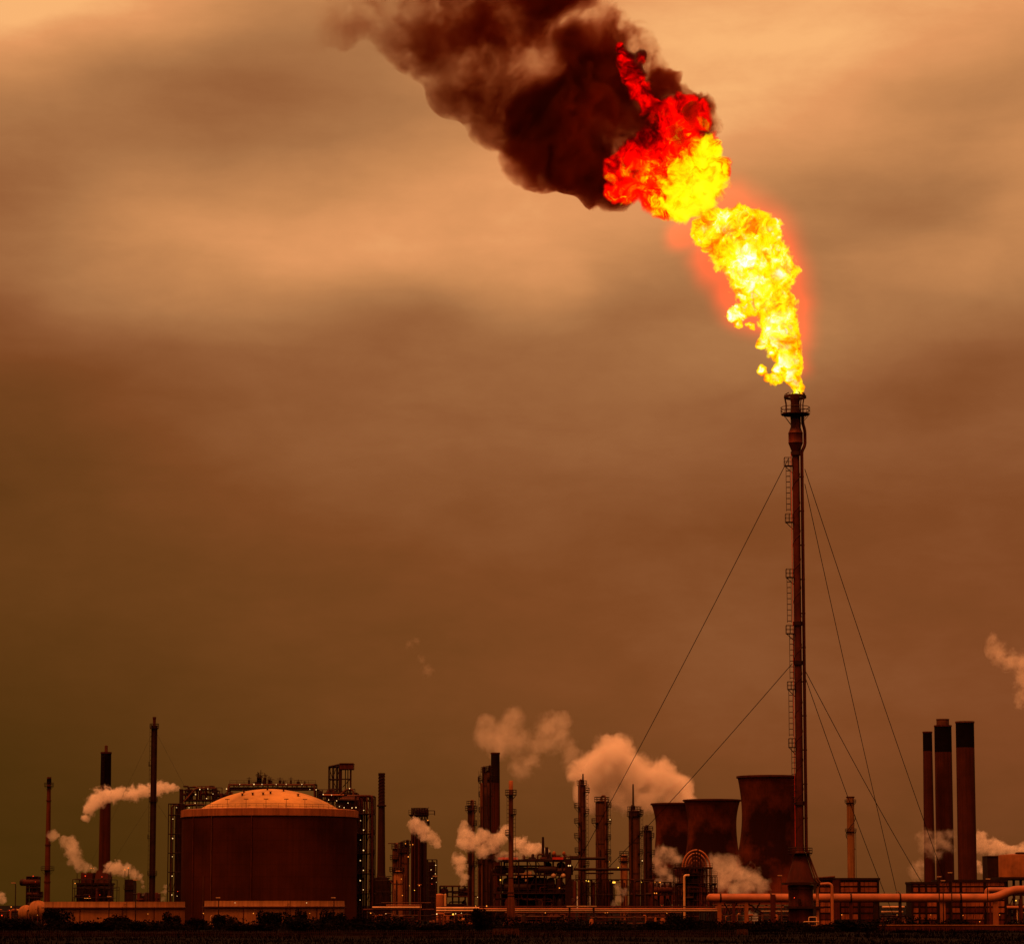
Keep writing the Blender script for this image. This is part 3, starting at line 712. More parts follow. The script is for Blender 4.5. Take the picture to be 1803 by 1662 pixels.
t = Site('pipe_tower', 643, 738, 'broad steel pipe tower with two columns of lamps standing right of the domed tank', 'pipe tower')
zs = [0]+[t.z(1608-35*k) for k in range(6)]+[t.z(1402)]
frame(t.o, t.x(626), t.x(659), -3, 4, zs, 4, 1, .2, diag=.5, seed=9)
for k, px in enumerate((629,632,636,640,644)): pipe(t.o, [(t.x(px),.2+k*.7,0),(t.x(px),.2+k*.7,t.z(1409-2*k)),(t.x(px)-5,.2+k*.7,t.z(1408-2*k))], .2+.08*(k%3), (STEEL,STEELM,STEELR)[k%3])
pipe(t.o, [(t.x(656),-3.5,0),(t.x(656),-3.5,t.z(1402)),(t.x(630),-3.5,t.z(1402))], .3, STEELR)
pipe(t.o, [(t.x(651),-3.3,t.z(1600)),(t.x(651),-3.3,t.z(1425))], .12, STEELM)
ladder(t.o, t.x(654), -3.4, 0, t.z(1404), w=.9, step=1.1)
for k in range(5):
    b = MB(); zz = t.z(1573-35*k); b.box(t.x(626),t.x(660),-3.3,4.2,zz-.1,zz+.06); handrail(b, t.x(626), t.x(660), -3.3, zz, 1.1, .05); b.build('platform', STEEL, t.o)
for k, py in enumerate((1445,1479,1515,1550,1584)): lamp(t.o, t.x(635.6), -3.5, t.z(py), r=.2)
for k, py in enumerate((1427,1461.5,1497,1532,1566)): lamp(t.o, t.x(641), -3.5, t.z(py), r=.2)
lamp(t.o, t.x(627.5), -3.5, t.z(1422), r=.17)

t = Site('roof_pipe_bridge', 474, 752, 'long lamp-lit pipe bridge crossing behind the top of the bright dome', 'pipe bridge')
zb, zt = t.z(1390), t.z(1381)
b = MB()
for y in (-1.5, 1.5):
    b.bar((t.x(402),y,zb),(t.x(556),y,zb),.28); b.bar((t.x(402),y,zt),(t.x(556),y,zt),.28)
    n = 18
    for i in range(n+1):
        x = t.x(402)+(t.x(556)-t.x(402))*i/n; b.bar((x,y,zb),(x,y,zt),.12)
        if i < n and i % 2: b.bar((x,y,zb),(x+(t.x(556)-t.x(402))/n,y,zt),.08)
for px in (404, 440, 508, 554): b.bar((t.x(px),0,0),(t.x(px),0,zb),.3)
handrail(b, t.x(404), t.x(555), -1.5, zt, 1.0, .05)
b.build('truss', STEEL, t.o)
pipe(t.o, [(t.x(400),-1.9,t.z(1398)),(t.x(403),-1.9,t.z(1382)),(t.x(553),-1.9,t.z(1382)),(t.x(553),-1.9,t.z(1406))], .22, STEELM)
for k in range(3): pipe(t.o, [(t.x(403),-.8+k*.7,zb+.4),(t.x(556),-.8+k*.7,zb+.4)], .25, (STEEL,STEELR,STEELM)[k])
rr = random.Random(3)
for k in range(17):
    px = 452+rr.random()*24 if k < 8 else 405+rr.random()*148
    b = MB(); hh = (.8+rr.random()*(3.0 if k < 8 else 1.2)); x = t.x(px); w = .12+rr.random()*.3
    b.box(x-w,x+w,-.5,.3,zt,zt+hh*.6); b.bar((x,-.1,zt),(x,-.1,zt+hh),.12); b.bar((x-w*2.5,-.1,zt+hh*.8),(x+w*2.5,-.1,zt+hh*.8),.1)
    b.build('relief_valve', STEEL, t.o)
for px in (422,447,461,486,503.5,531): lamp(t.o, t.x(px), -2.2, t.z(1381), r=.2)
for px, py in ((399,1389),(545,1390),(556,1390.5)): lamp(t.o, t.x(px), -2.2, t.z(py), r=.18)

def clutter(site, xa, xb, ytops, ybase, n, seed, y0=-2, y1=2, mats=(STEEL,STEEL,STEELR)):
    """pipes, valves, small drums and posts standing on a deck"""
    q = random.Random(seed)
    for k in range(n):
        px = xa+(xb-xa)*q.random(); x = site.x(px); y = y0+(y1-y0)*q.random()
        top = site.z(ytops(px)+q.random()*6); z0 = site.z(ybase(px)); kind = q.random(); mt = mats[int(q.random()*len(mats))]
        if kind < .4:
            x2 = x+(q.random()-.5)*4; pipe(site.o, [(x,y,z0),(x,y,top),(x2,y,top)], .1+.15*q.random(), mt)
        elif kind < .65:
            w = .2+.4*q.random(); MB().lathe([(w,z0),(w,top-.4),(w*.7,top-.1),(w*.15,top)], 10, (x,y)).build('valve', mt, site.o, True)
        elif kind < .85:
            b = MB(); L = 1+2.5*q.random(); b.bar((x,y,z0),(x,y,top),.12); b.bar((x+L,y,z0),(x+L,y,top),.12); b.bar((x,y,top),(x+L,y,top),.12); b.bar((x,y,top-1),(x+L,y,top-1),.08); b.build('pipe_support', mt, site.o)
        else:
            zz = (z0+top)/2; vessel(site.o, (x-.9,y,zz),(x+.9,y,zz), .35, mt)

t = Site('valve_deck', 352, 755, 'crowded valve deck with lamps on the left shoulder of the domed tank', 'valve deck')
zd = t.z(1408)
frame(t.o, t.x(322), t.x(382), -2, 4, [0, t.z(1500), t.z(1440), zd, t.z(1391)], 5, 1, .17, diag=.3, seed=2)
b = MB(); b.box(t.x(322),t.x(402),-2.3,4,zd-.3,zd-.05); b.bar((t.x(380),0,zd),(t.x(402),0,t.z(1392)),.3); handrail(b,t.x(322),t.x(400),-2.3,zd,1.1,.05); b.build('platform', STEEL, t.o)
clutter(t, 324, 384, lambda p: 1384, lambda p: 1408, 26, 21)
clutter(t, 384, 400, lambda p: 1391, lambda p: 1408, 6, 22)
pipe(t.o, [(t.x(324),-2.4,t.z(1412)),(t.x(345),-2.4,t.z(1388)),(t.x(380),-2.4,t.z(1388))], .22, STEELM)
for px, py in ((344.6,1399),(364,1406),(352,1390),(366,1389),(375,1398),(344,1414)): lamp(t.o, t.x(px), -2.7, t.z(py), r=.2)

t = Site('valve_deck', 600, 755, 'crowded valve deck with lamps on the right shoulder of the domed tank', 'valve deck')
zd = t.z(1408)
frame(t.o, t.x(572), t.x(628), -2, 4, [0, t.z(1500), t.z(1432), zd, t.z(1396)], 5, 1, .17, diag=.3, seed=5)
b = MB(); b.box(t.x(556),t.x(650),-2.3,4,zd-.3,zd-.05); handrail(b,t.x(556),t.x(650),-2.3,zd,1.1,.05); b.build('platform', STEEL, t.o)
b = MB(); b.box(t.x(594),t.x(628),-1.5,4,t.z(1434),t.z(1410)); b.build('switch_room', STEEL, t.o)
clutter(t, 558, 650, lambda p: 1388 if p < 625 else 1396, lambda p: 1408, 30, 31)
pipe(t.o, [(t.x(600),-2.6,t.z(1399)),(t.x(611),-2.6,t.z(1389)),(t.x(622),-2.6,t.z(1391)),(t.x(622),-2.6,t.z(1402)),(t.x(656),-2.6,t.z(1402))], .25, STEELM)
pipe(t.o, [(t.x(570),-2.6,t.z(1400)),(t.x(606),-2.6,t.z(1400))], .2, PIPE)
for px, py in ((569.5,1399),(579,1408.5),(584,1400),(615.5,1388.5),(593,1410),(598,1420),(606,1422),(620,1422.5),(613,1414),(549,1390)): lamp(t.o, t.x(px), -2.9, t.z(py), r=.19)

t = Site('hoist_tower', 600, 762, 'tall open hoist tower with a boxed top rising above the tank steelwork', 'hoist tower')
zs = [0, t.z(1480), t.z(1430), t.z(1389), t.z(1372), t.z(1358)]
frame(t.o, t.x(578.5), t.x(599), -2, 3, zs[:-1]+[t.z(1350)], 3, 1, .2, diag=.3, seed=8)
b = MB(); b.bar((t.x(578.5),-2,t.z(1350)),(t.x(600),-2,t.z(1345.5)),.3); b.bar((t.x(578.5),3,t.z(1350)),(t.x(600),3,t.z(1345.5)),.3)
b.box(t.x(578),t.x(600),-2,3,t.z(1351),t.z(1349.8)); b.build('sloping_beam', STEEL, t.o)
b = MB(); b.box(t.x(596),t.x(601.5),-2.2,-1,0,t.z(1350)); b.box(t.x(615.5),t.x(618.5),-2.2,-1.6,0,t.z(1350)); b.bar((t.x(603),-2,t.z(1386)),(t.x(616),-2,t.z(1372)),.15); b.bar((t.x(607),0,0),(t.x(607),0,t.z(1350)),.18); b.bar((t.x(611),1,0),(t.x(611),1,t.z(1350)),.18)
b.box(t.x(601),t.x(617),-2.1,-1.7,t.z(1373),t.z(1371)); b.build('leg_frame', STEEL, t.o)
b = MB(); b.box(t.x(598),t.x(621.3),-2.6,3.4,t.z(1354.5),t.z(1345)); b.box(t.x(597.5),t.x(622),-2.8,3.5,t.z(1345),t.z(1344)); b.build('hoist_house', STEELR, t.o)

# ================================================================== squat pale tanks in front
def squat(px0, px1, ytop, label, D=640):
    c = (px0+px1)/2; t = Site('squat_tank', c, D, label, 'storage tank', 'squat buff tanks in front')
    r = (px1-px0)/2*t.s; z1 = t.z(ytop); z0 = t.z(ytop+9)
    b = MB(); b.lathe([(r,0),(r,z0)], 72); b.build('wall', BUND, t.o, True)
    b = MB(); b.lathe([(r+.05,z0-.1),(r+.05,z0+.05),(r,z0+.2),(r,z1),(r-.35,z1),(r-.35,z1-.5)], 72); b.build('rim', BUNDL, t.o, True)
    b = MB(); b.lathe([(r+.55,z0-.32),(r+.6,z0-.3),(r+.6,z0-.12),(r+.04,z0-.1)], 72); b.build('walkway', STEELR, t.o)
    b = MB(); rail = r+.55
    b.build('roof', STEELR, t.o) if False else MB().lathe([(r-.36,z1-.9),(r*.5,z1-.6),(.05,z1-.4)], 48).build('roof', STEELR, t.o, True)
    for k, q in enumerate((.32,.62,.83)):
        x = -r+2*r*q; y = -math.sqrt(r*r-x*x)-.12
        pipe(t.o, [(x,y,0),(x,y,z0)], .09, STEELR, 'wall_pipe', 6)
    x = r*.28; y = -math.sqrt(r*r-x*x)-.3
    ladder(t.o, x, y, 0, z1, w=.6, step=.8, t=.05)
    x = -r*.86; y = -math.sqrt(r*r-x*x)-.4
    pipe(t.o, [(x,y,.2),(x,y,2.6),(x+.8,y,2.6)], .1, PIPEB, 'filling_pipe', 6)
    return t
t = squat(362, 606, 1585.5, 'squat buff tank with a pale rim standing in front of the domed tank')
for px, py in ((427,1589),(549,1589)):
    lamp(t.o, t.x(px), -16.2, t.z(py), L_WARM, .11)
for px, py in ((374,1607),(555,1607),(459,1607)): lamp(t.o, t.x(px), -17.0, t.z(py), L_AMB, .13)
t = squat(81, 325, 1587, 'squat buff tank with a pale rim below the black-topped chimney')
for px, py in ((90,1610),(278,1608)): lamp(t.o, t.x(px), -17.0, t.z(py), L_AMB, .13)

# ================================================================== spherical tank, far left
t = Site('sphere_tank', 68, 655, 'pale round sphere tank on stubby legs at the far left beside the lamp posts', 'sphere tank')
r = 17.5*t.s; zc = t.z(1602)
b = MB(); b.ball((0,0,zc), r, 36); b.build('shell', BUNDL, t.o, True)
for k in range(6):
    a = math.pi*k/3; MB().tube([(r*.8*math.cos(a), r*.8*math.sin(a), 0),(r*.8*math.cos(a), r*.8*math.sin(a), zc-.2)], .2, 8).build('leg', STEELM, t.o)
platform(t.o, (0,0), zc+r-.1, .1, .9, m=STEEL, brace=False)
pipe(t.o, [(-r*1.0,-1,0),(-r*1.0,-1,zc),(0,-r*.98,zc+.2)], .12, STEELR)
pipe(t.o, [(r*.15,-r*1.02,0),(r*.15,-r*1.02,zc+r*.4)], .1, STEELR)
t = Site('sphere_tank', 47, 690, 'half-hidden sphere tank behind the larger pale sphere at the far left', 'sphere tank')
r = 14*t.s; zc = t.z(1607)
b = MB(); b.ball((0,0,zc), r, 32); b.build('shell', BUNDL, t.o, True)
for k in range(6):
    a = math.pi*k/3; MB().tube([(r*.8*math.cos(a), r*.8*math.sin(a), 0),(r*.8*math.cos(a), r*.8*math.sin(a), zc-.2)], .2, 8).build('leg', STEELM, t.o)
# ================================================================== chimneys
def chimney(px, D, ytop, ybase, wt, wb, label, m=STACKR, cap=None, capm=BLACK, group=None, name='chimney', row=1540, rim=True, seg=32):
    t = Site(name, px, D, label, 'chimney', group, row)
    s = t.s; zt = t.z(ytop); r0, r1 = wb/2*s, wt/2*s
    yc = cap if cap else ytop; zc = t.z(yc); rc = r0+(r1-r0)*(zc/zt)
    b = MB(); b.lathe([(r0,0),(r0+(rc-r0)*.5,zc*.5),(rc,zc)], seg); b.build('shaft', m, t.o, True)
    if cap:
        b = MB(); b.lathe([(rc+.01,zc),(r1+.01,zt),(r1*.82,zt+.02),(r1*.82,zt-1.5)], seg); b.build('painted_top', capm, t.o, True)
    if rim:
        b = MB(); b.lathe([(r1+.08,zt-.5),(r1+.14,zt-.45),(r1+.14,zt+.05),(r1*.86,zt+.06)], seg); b.build('rim', m if not cap else STEELR, t.o)
    t.r1, t.r0, t.zt = r1, r0, zt
    return t
t = chimney(82.5, 1050, 1368, 1600, 6.5, 11.5, 'slim tapering red-brown chimney at the far left', m=paint('light_red_stack', (.15,.055,.026), .7, .3, .15, .4), seg=20, row=1590)  # a lighter red than the other stacks
platform(t.o, (0,0), t.z(1384), t.r1*.9, t.r1+1.0, m=STEEL); platform(t.o, (0,0), t.z(1531), 1.0, 2.4, m=STEEL)
b = MB(); b.lathe([(t.r1*1.05,t.z(1381)),(t.r1*1.25,t.z(1379)),(t.r1*1.25,t.z(1372)),(t.r1,t.z(1368))], 16); b.build('painted_top', BLACK, t.o)
for py in (1409,1487,1552): b = MB(); rr_ = t.r1+(t.r0-t.r1)*(1-t.z(py)/t.zt); b.lathe([(rr_,t.z(py)-.3),(rr_+.2,t.z(py)-.25),(rr_+.2,t.z(py)+.2),(rr_,t.z(py)+.3)], 20); b.build('ring', STEELR, t.o)
t = chimney(183.5, 920, 1324, 1600, 18, 21.5, 'thick black-topped chimney with a thin flue tip, left of the dark mast', cap=1383, row=1540)
MB().lathe([(.55,t.zt-.5),(.5,t.z(1312.5)),(.4,t.z(1312))], 12).build('flue_tip', STEELM, t.o)
ladder(t.o, -t.r0*.3, -t.r0-.3, 0, t.zt, w=.6, step=1.6)
# furnace house at its foot
h = Site('furnace_house', 170, 890, 'dark furnace house with small lamps around the foot of the black-topped chimney', 'furnace house')
b = MB(); b.box(h.x(140),h.x(195),-5,7,0,h.z(1556)); b.box(h.x(139),h.x(197),-5.4,7.3,h.z(1557),h.z(1554)); b.build('wall', STEEL, h.o)
b = MB(); b.box(h.x(146),h.x(166),-4,5,h.z(1554),h.z(1536)); b.build('hopper', STEELR, h.o)
b = MB(); b.add([(h.x(169),-4,h.z(1554)),(h.x(193),-4,h.z(1554)),(h.x(193),5,h.z(1554)),(h.x(169),5,h.z(1554)),(h.x(172),-3,h.z(1532)),(h.x(192),-3,h.z(1532)),(h.x(192),5,h.z(1532)),(h.x(172),5,h.z(1532))],[(0,1,5,4),(1,2,6,5),(2,3,7,6),(3,0,4,7),(4,5,6,7)]); b.build('flue_duct', STACKR, h.o)
frame(h.o, h.x(134), h.x(200), -6.5, 8, [0, h.z(1580), h.z(1563), h.z(1548)], 6, 1, .16, diag=.35, seed=13)
b = MB(); handrail(b, h.x(138), h.x(198), -5.3, h.z(1554), 1.2, .06); b.bar((h.x(140.5),-5.2,0),(h.x(140.5),-5.2,h.z(1524)),.14); b.bar((h.x(199),-5.2,h.z(1554)),(h.x(202),-5.2,h.z(1539)),.2); b.bar((h.x(200),-5,0),(h.x(200),-5,h.z(1546)),.25); b.build('railing', STEEL, h.o)
clutter(h, 136, 198, lambda p: 1560, lambda p: 1590, 18, 41, -6.3, -5.5)
for px, py, m in ((156,1542,L_RED),(185,1543.5,L_RED),(166,1528.5,L_AMB),(170,1529,L_AMB),(138.5,1555,L_AMB)): lamp(h.o, h.x(px), -6.9, h.z(py), m, .22)
for k in range(5): lamp(h.o, h.x(156+2.3*k), -6.9, h.z(1581), L_AMB, .13)
lamp(h.o, h.x(164), -6.9, h.z(1577.5), L_RED, .15); lamp(h.o, h.x(182), -6.9, h.z(1575), L_RED, .14)
h = Site('duct_stack', 230, 860, 'short dark square vent stack with red lamps right of the furnace house', 'vent stack')
b = MB(); b.box(h.x(222),h.x(237),-3,3,0,h.z(1548)); b.box(h.x(221),h.x(238),-3.3,3.3,h.z(1566),h.z(1564)); b.build('casing', STEEL, h.o)
b = MB(); handrail(b, h.x(220), h.x(238), -3.2, h.z(1565), 1.2, .06); b.build('railing', STEEL, h.o)
for px, py in ((222,1531),(228,1528)):
    MB().bar((h.x(px),-2.5,h.z(1548)),(h.x(px),-2.5,h.z(py)),.12).build('lamp_mast', STEEL, h.o); lamp(h.o, h.x(px), -2.6, h.z(py), L_AMB, .25)
h = Site('pump_house', 262, 840, 'low dark sheds and small tanks huddled at the foot of the dark mast', 'pump house')
b = MB(); b.box(h.x(248),h.x(266),-3,4,0,h.z(1577)); b.add([(h.x(247),-3.2,h.z(1577)),(h.x(266.5),-3.2,h.z(1577)),(h.x(266.5),4.2,h.z(1577)),(h.x(247),4.2,h.z(1577)),(h.x(254),.5,h.z(1571)),(h.x(264),.5,h.z(1571))],[(0,1,5,4),(1,2,5),(2,3,4,5),(3,0,4)]); b.build('shed', STEEL, h.o)
b = MB(); b.lathe([(1.3,0),(1.3,h.z(1573)),(.9,h.z(1572)),(.1,h.z(1571.4))],16,(h.x(275.5),0)); b.build('tank', STEELM, h.o)
clutter(h, 246, 281, lambda p: 1570, lambda p: 1592, 12, 43, -4, -3)
# dark mast (small guyed flare)
t = Site('guyed_mast', 268, 800, 'slender dark guyed mast with a glowing tip, left of the domed tank', 'mast')
s = t.s; b = MB(); b.lathe([(.72,0),(.72,t.z(1440)),(.66,t.z(1280)),(.66,t.z(1278))], 16); b.build('shaft', STEEL, t.o, True)
b = MB(); b.lathe([(.42,t.z(1278)),(.42,t.z(1266)),(.5,t.z(1265)),(.5,t.z(1262))], 12); b.build('burner_tip', STEELR, t.o)
MB().tube([(-.62,-.5,0),(-.62,-.5,t.z(1276))], .14, 6).build('riser_pipe', STEEL, t.o); MB().tube([(.75,-.3,0),(.75,-.3,t.z(1278))], .16, 6).build('riser_pipe', STEEL, t.o)
ladder(t.o, -.95, 0, 0, t.z(1280), w=.5, step=1.3)
for py, r in ((1281,1.25),(1410,1.2),(1540,1.3)): platform(t.o, (0,0), t.z(py), .6, r, m=STEEL, h=1.1)
for py in (1348, 1476): b = MB(); b.box(-1.4,-.5,-.6,.6,t.z(py)-.1,t.z(py)+.05); b.box(-1.35,-1.25,-.6,.6,t.z(py),t.z(py)+1.1); b.build('platform', STEEL, t.o)
for dx_, dy_, py in ((-20,18,1283),(20,18,1283),(2,-22,1283),(-17,12,1405),(17,12,1405)):
    MB().tube([(0,0,t.z(py)),(dx_*1.35,dy_,.2)], .025, 4).build('guy_wire', WIRE, t.o)
fl = bpy.data.materials.new('small_fire'); nt_ = nodes(fl); e_ = nt_.nodes.new('ShaderNodeEmission'); e_.inputs[0].default_value = (1,.35,.12,1); e_.inputs[1].default_value = .5; o_ = nt_.nodes.new('ShaderNodeOutputMaterial'); nt_.links.new(e_.outputs[0], o_.inputs[0])

t = chimney(671, 960, 1361, 1600, 10.5, 16, 'slender dark chimney with a spiral-finned top right of the domed tank', m=paint('dark_brown_stack', (.045,.016,.009), .8, .3, .2, .3), seg=20, row=1580)
b = MB()
for j in range(3):
    b.tube([((t.r1+.1)*math.cos(i*.35+j*2.094), (t.r1+.1)*math.sin(i*.35+j*2.094), t.z(1418)+(t.zt-t.z(1418))*i/60) for i in range(61)], .1, 5)
b.build('helical_strake', STEEL, t.o)
b = MB(); rr_ = t.r1+.1; b.lathe([(rr_,t.z(1420)),(rr_+.5,t.z(1419)),(rr_+.5,t.z(1417)),(rr_,t.z(1416))], 20); b.build('ring', STEEL, t.o)
b = MB(); b.lathe([(12*t.s,0),(11.5*t.s,t.z(1560)),(8.5*t.s,t.z(1548)),(7.2*t.s,t.z(1536))], 24); b.build('plinth', STEEL, t.o)
h = Site('furnace', 672, 930, 'dark blocky furnace at the foot of the spiral-finned chimney', 'furnace')
b = MB(); b.box(h.x(656),h.x(688),-4,4,0,h.z(1552)); b.box(h.x(660),h.x(684),-3,3,h.z(1552),h.z(1545)); b.build('casing', STEEL, h.o)
frame(h.o, h.x(655), h.x(692), -5, 5, [0,h.z(1590),h.z(1570),h.z(1550)], 4, 1, .15, diag=.3, seed=14)
clutter(h, 656, 694, lambda p: 1542, lambda p: 1556, 12, 44)
pipe(h.o, [(h.x(693),-5,0),(h.x(693),-5,h.z(1556)),(h.x(688),-5,h.z(1551))], .25, STEELM)

t = chimney(872, 960, 1325, 1600, 15, 19, 'tall dark chimney with a long black top behind the tallest column cluster', cap=1378, capm=paint('sooty_stack_top', (.018,.008,.005), .8), row=1540)

TRI = 'three tall stacks on the right'
t = chimney(1637, 1000, 1288, 1600, 16, 20.5, 'narrowest of the three tall black-topped stacks, leftmost of the trio', cap=1322, group=TRI, row=1540)
t = chimney(1664.5, 1010, 1277, 1600, 30, 31.5, 'middle one of the three tall stacks, with a narrower flue poking from its black top', cap=1324, group=TRI, row=1540)
b = MB(); b.lathe([(t.r1*.74,t.zt-.6),(t.r1*.74,t.z(1267.5)),(t.r1*.78,t.z(1267)),(t.r1*.78,t.z(1265.8)),(t.r1*.6,t.z(1265.6))], 28); b.build('inner_flue', STEELM, t.o)
t = chimney(1703.5, 990, 1270, 1600, 32, 33, 'widest of the three tall stacks with a pale rim round its black top', cap=1316, group=TRI, row=1540, rim=False)
b = MB(); b.lathe([(t.r1+.03,t.z(1273)),(t.r1+.2,t.z(1272.8)),(t.r1+.2,t.zt),(t.r1*.85,t.zt+.05)], 32); b.build('rim', STEELM, t.o)

t = chimney(1499, 1350, 1402, 1610, 13, 13.5, 'hazy pale chimney with two ring platforms and a winding stair, right of the flare stack', m=paint('hazy_pale_stack', (.22,.11,.05), .7, .25, .15, .3), seg=24, row=1540, rim=False)  # distance haze put into the paler base colour
for py, ro in ((1412.5, 2.3), (1463.5, 2.4)): platform(t.o, (0,0), t.z(py), t.r1*.98, t.r1+.9, m=STEEL, h=1.3, w=.09)
b = MB(); b.lathe([(t.r1+.2,t.z(1404)),(t.r1+.3,t.z(1403)),(t.r1+.3,t.zt),(t.r1*.8,t.zt)], 24); b.build('rim', STEELM, t.o)
b = MB()
for i in range(70):
    a0 = .4+i*.12*1.0; zz = t.z(1495)+(t.z(1414)-t.z(1495))*i/70
    a1 = a0+.12; z2 = t.z(1495)+(t.z(1414)-t.z(1495))*(i+1)/70; r = t.r1+.45
    b.bar((r*math.cos(a0), r*math.sin(a0), zz), (r*math.cos(a1), r*math.sin(a1), z2), .28)
b.build('winding_stair', STEEL, t.o)
MB().tube([(t.r1+.5,-.4,t.z(1600)),(t.r1+.5,-.4,t.z(1463))], .12, 5).build('pipe', STEEL, t.o)

# slim platformed stack standing in front of the process unit
t = Site('vent_column', 899.5, 640, 'slim pale vent column with three ring platforms and a flared foot, in front of the process unit', 'vent column', row=1600)
s = t.s; b = MB()
b.lathe([(7.5*s,0),(7.2*s,t.z(1600)),(6.2*s,t.z(1582)),(5.6*s,t.z(1576)),(5.6*s,t.z(1571)),(4.4*s,t.z(1560)),(4.1*s,t.z(1500)),(4.0*s,t.z(1420)),(4.0*s,t.z(1398)),(3.6*s,t.z(1394)),(3.5*s,t.z(1376))], 22); b.build('shaft', paint('buff_column_cladding', (.17,.075,.04), .55, .35, .5, .5), t.o, True)
b = MB(); b.lathe([(3.6*s,t.z(1390)),(3.75*s,t.z(1388)),(3.75*s,t.z(1375)),(3.3*s,t.z(1374))], 20); b.build('tip', PIPE, t.o, True)
platform(t.o, (0,0), t.z(1398.5), .4, 10*s, m=STEEL, h=1.0); platform(t.o, (0,0), t.z(1432.5), .4, 9.5*s, -1.9, 1.5, m=STEEL, h=1.0); platform(t.o, (0,0), t.z(1469), .4, 10*s, 1.3, 4.6, m=STEEL, h=1.0)
ladder(t.o, -4.9*s, 0, t.z(1470), t.z(1399), w=.5, step=.9); ladder(t.o, 6.3*s, 0, t.z(1560), t.z(1434), w=.5, step=.9)
for py in (1571,1577,1545,1615): b = MB(); b.lathe([(6.0*s,t.z(py)-.12),(6.3*s,t.z(py)-.1),(6.3*s,t.z(py)+.1),(6.0*s,t.z(py)+.12)], 22) if py > 1550 and py < 1600 else b.lathe([(7.6*s if py > 1600 else 4.4*s,t.z(py)-.12),(7.9*s if py > 1600 else 4.9*s,t.z(py)),(7.6*s if py > 1600 else 4.4*s,t.z(py)+.12)], 22); b.build('flange', STEEL, t.o)
pipe(t.o, [(-3*s,-.4,t.z(1622)),(-11*s,-1.2,t.z(1624)),(-11.5*s,-1.3,0)], .3, STEELM)

# ================================================================== process columns
def column(px, D, ytop, w, label, m=COLM, plats=(), vent=None, lamps=(), ladder_x=None, overhead=True, dome=.6, group='process columns', row=1560, skirt=0, pipes=1, name='process_column', crown=True, seed=0):
    t = Site(name, px, D, label, 'process column', group, row)
    s = t.s; r = w/2*s; zt = t.z(ytop)
    prof = [(r*1.0,0),(r,zt-r*dome)]
    for i in range(1, 6):
        a = math.pi/2*i/6; prof.append((r*math.cos(a), zt-r*dome+r*dome*math.sin(a)))
    b = MB(); b.lathe(prof, 28); b.build('shell', m, t.o, True)
    b = MB(); q = random.Random(seed+px)
    z = 4.0
    while z < zt-2:
        b.lathe([(r+.005,z-.1),(r+.1,z-.08),(r+.1,z+.08),(r+.005,z+.1)], 28); z += 4.5+q.random()*5
    b.build('stiffening_ring', STEEL, t.o)
    for (py, a0, a1, ext) in plats:
        platform(t.o, (0,0), t.z(py), r*.97, r+ext*s, a0, a1, STEEL, 1.25, .075)
    if crown:
        platform(t.o, (0,0), zt-r*dome*.4, r*.6, r+.35, 0, 2*math.pi, STEEL, 1.3, .075, brace=False)
    if vent:
        MB().tube([(vent[0]*s,0,zt-1),(vent[0]*s,0,t.z(vent[1]))], [.32,.22], 8).build('vent_pipe', STEEL, t.o)
    if overhead:
        side = 1 if q.random() < .5 else -1
        pipe(t.o, [(0,-.2,zt-.4),(0,-.2,zt+1.2),(side*r*.55,-r*1.05,zt+1.2),(side*r*.55,-r*1.05,t.z(1598))], .3, STEELM if pipes > 1 else STEEL, 'overhead_pipe')
    for k in range(pipes):
        x = (-.75+.45*k)*r; pipe(t.o, [(x,-r*.95-.25,0),(x,-r*.95-.25,zt*(.55+.35*q.random())),(x,-r*.5,zt*(.55+.35*q.random())+.4)], .13+.06*k, STEEL if k % 2 else STEELM)
    if ladder_x: ladder(t.o, ladder_x*(r+.45), -.2, 2, zt, w=.6, step=1.3, t=.07)
    for (lx_, py, lm) in lamps: lamp(t.o, lx_*s, -r-.6, t.z(py), lm, .22)
    t.r, t.zt = r, zt
    return t
RT = (-1.2, 1.0); LT = (2.2, 4.3)
column(1025, 900, 1380, 13.5, 'tallest slim column with many side platforms and a thin vent, near the middle', COLM,
       [(1394,-1.3,1.2,7),(1421,*LT,7),(1431,*RT,6),(1448,*LT,7),(1474,*LT,7),(1499,*LT,6),(1523,-1.4,1.2,6),(1547,*LT,5)], vent=(2,1362), ladder_x=1, lamps=((7,1572,L_AMB),(7,1550,L_YEL)), seed=1, pipes=2)
column(1060, 890, 1408, 22, 'stout round-topped column standing right of the tallest slim column', COLM,
       [(1448,2.3,4.1,7),(1420,-1.1,.9,6),(1449,-1.2,1.0,6),(1476,-1.2,1.0,5),(1502,-1.2,1.0,5),(1515,-1.2,1.0,5)], ladder_x=1, lamps=((14,1443,L_WARM),(13,1517,L_AMB)), seed=2, pipes=2)
column(1117.5, 895, 1425, 20, 'stout column with a tall thin vent on its crown, left of the cooling towers', COLM,
       [(1436,0,6.28,3),(1433,-1.1,.8,6),(1470,-1.0,.8,5),(1502,-1.0,.8,5),(1520,-1.0,.8,5)], vent=(-2,1380), ladder_x=1.05, lamps=((13,1515,L_WARM),(12,1553,L_YEL)), seed=3, pipes=1)
column(1141, 930, 1460, 15, 'short dark column squeezed between the vented stout column and the furthest cooling tower', COLD,
       [(1473,-1.2,1.0,4),(1503,-1.3,1.0,5),(1528,-1.3,1.0,4),(1540,-1.3,1.0,4)], ladder_x=-1, lamps=((8,1553,L_AMB),(-10,1553,L_RED)), seed=4)
column(1099, 940, 1504, 13, 'short pale insulated vessel between the two stout columns', paint('buff_vessel_cladding', (.26,.11,.05), .55, .3, .4, .4),
       [(1516,0,6.28,3),(1566,0,6.28,2)], overhead=False, pipes=1, seed=5)
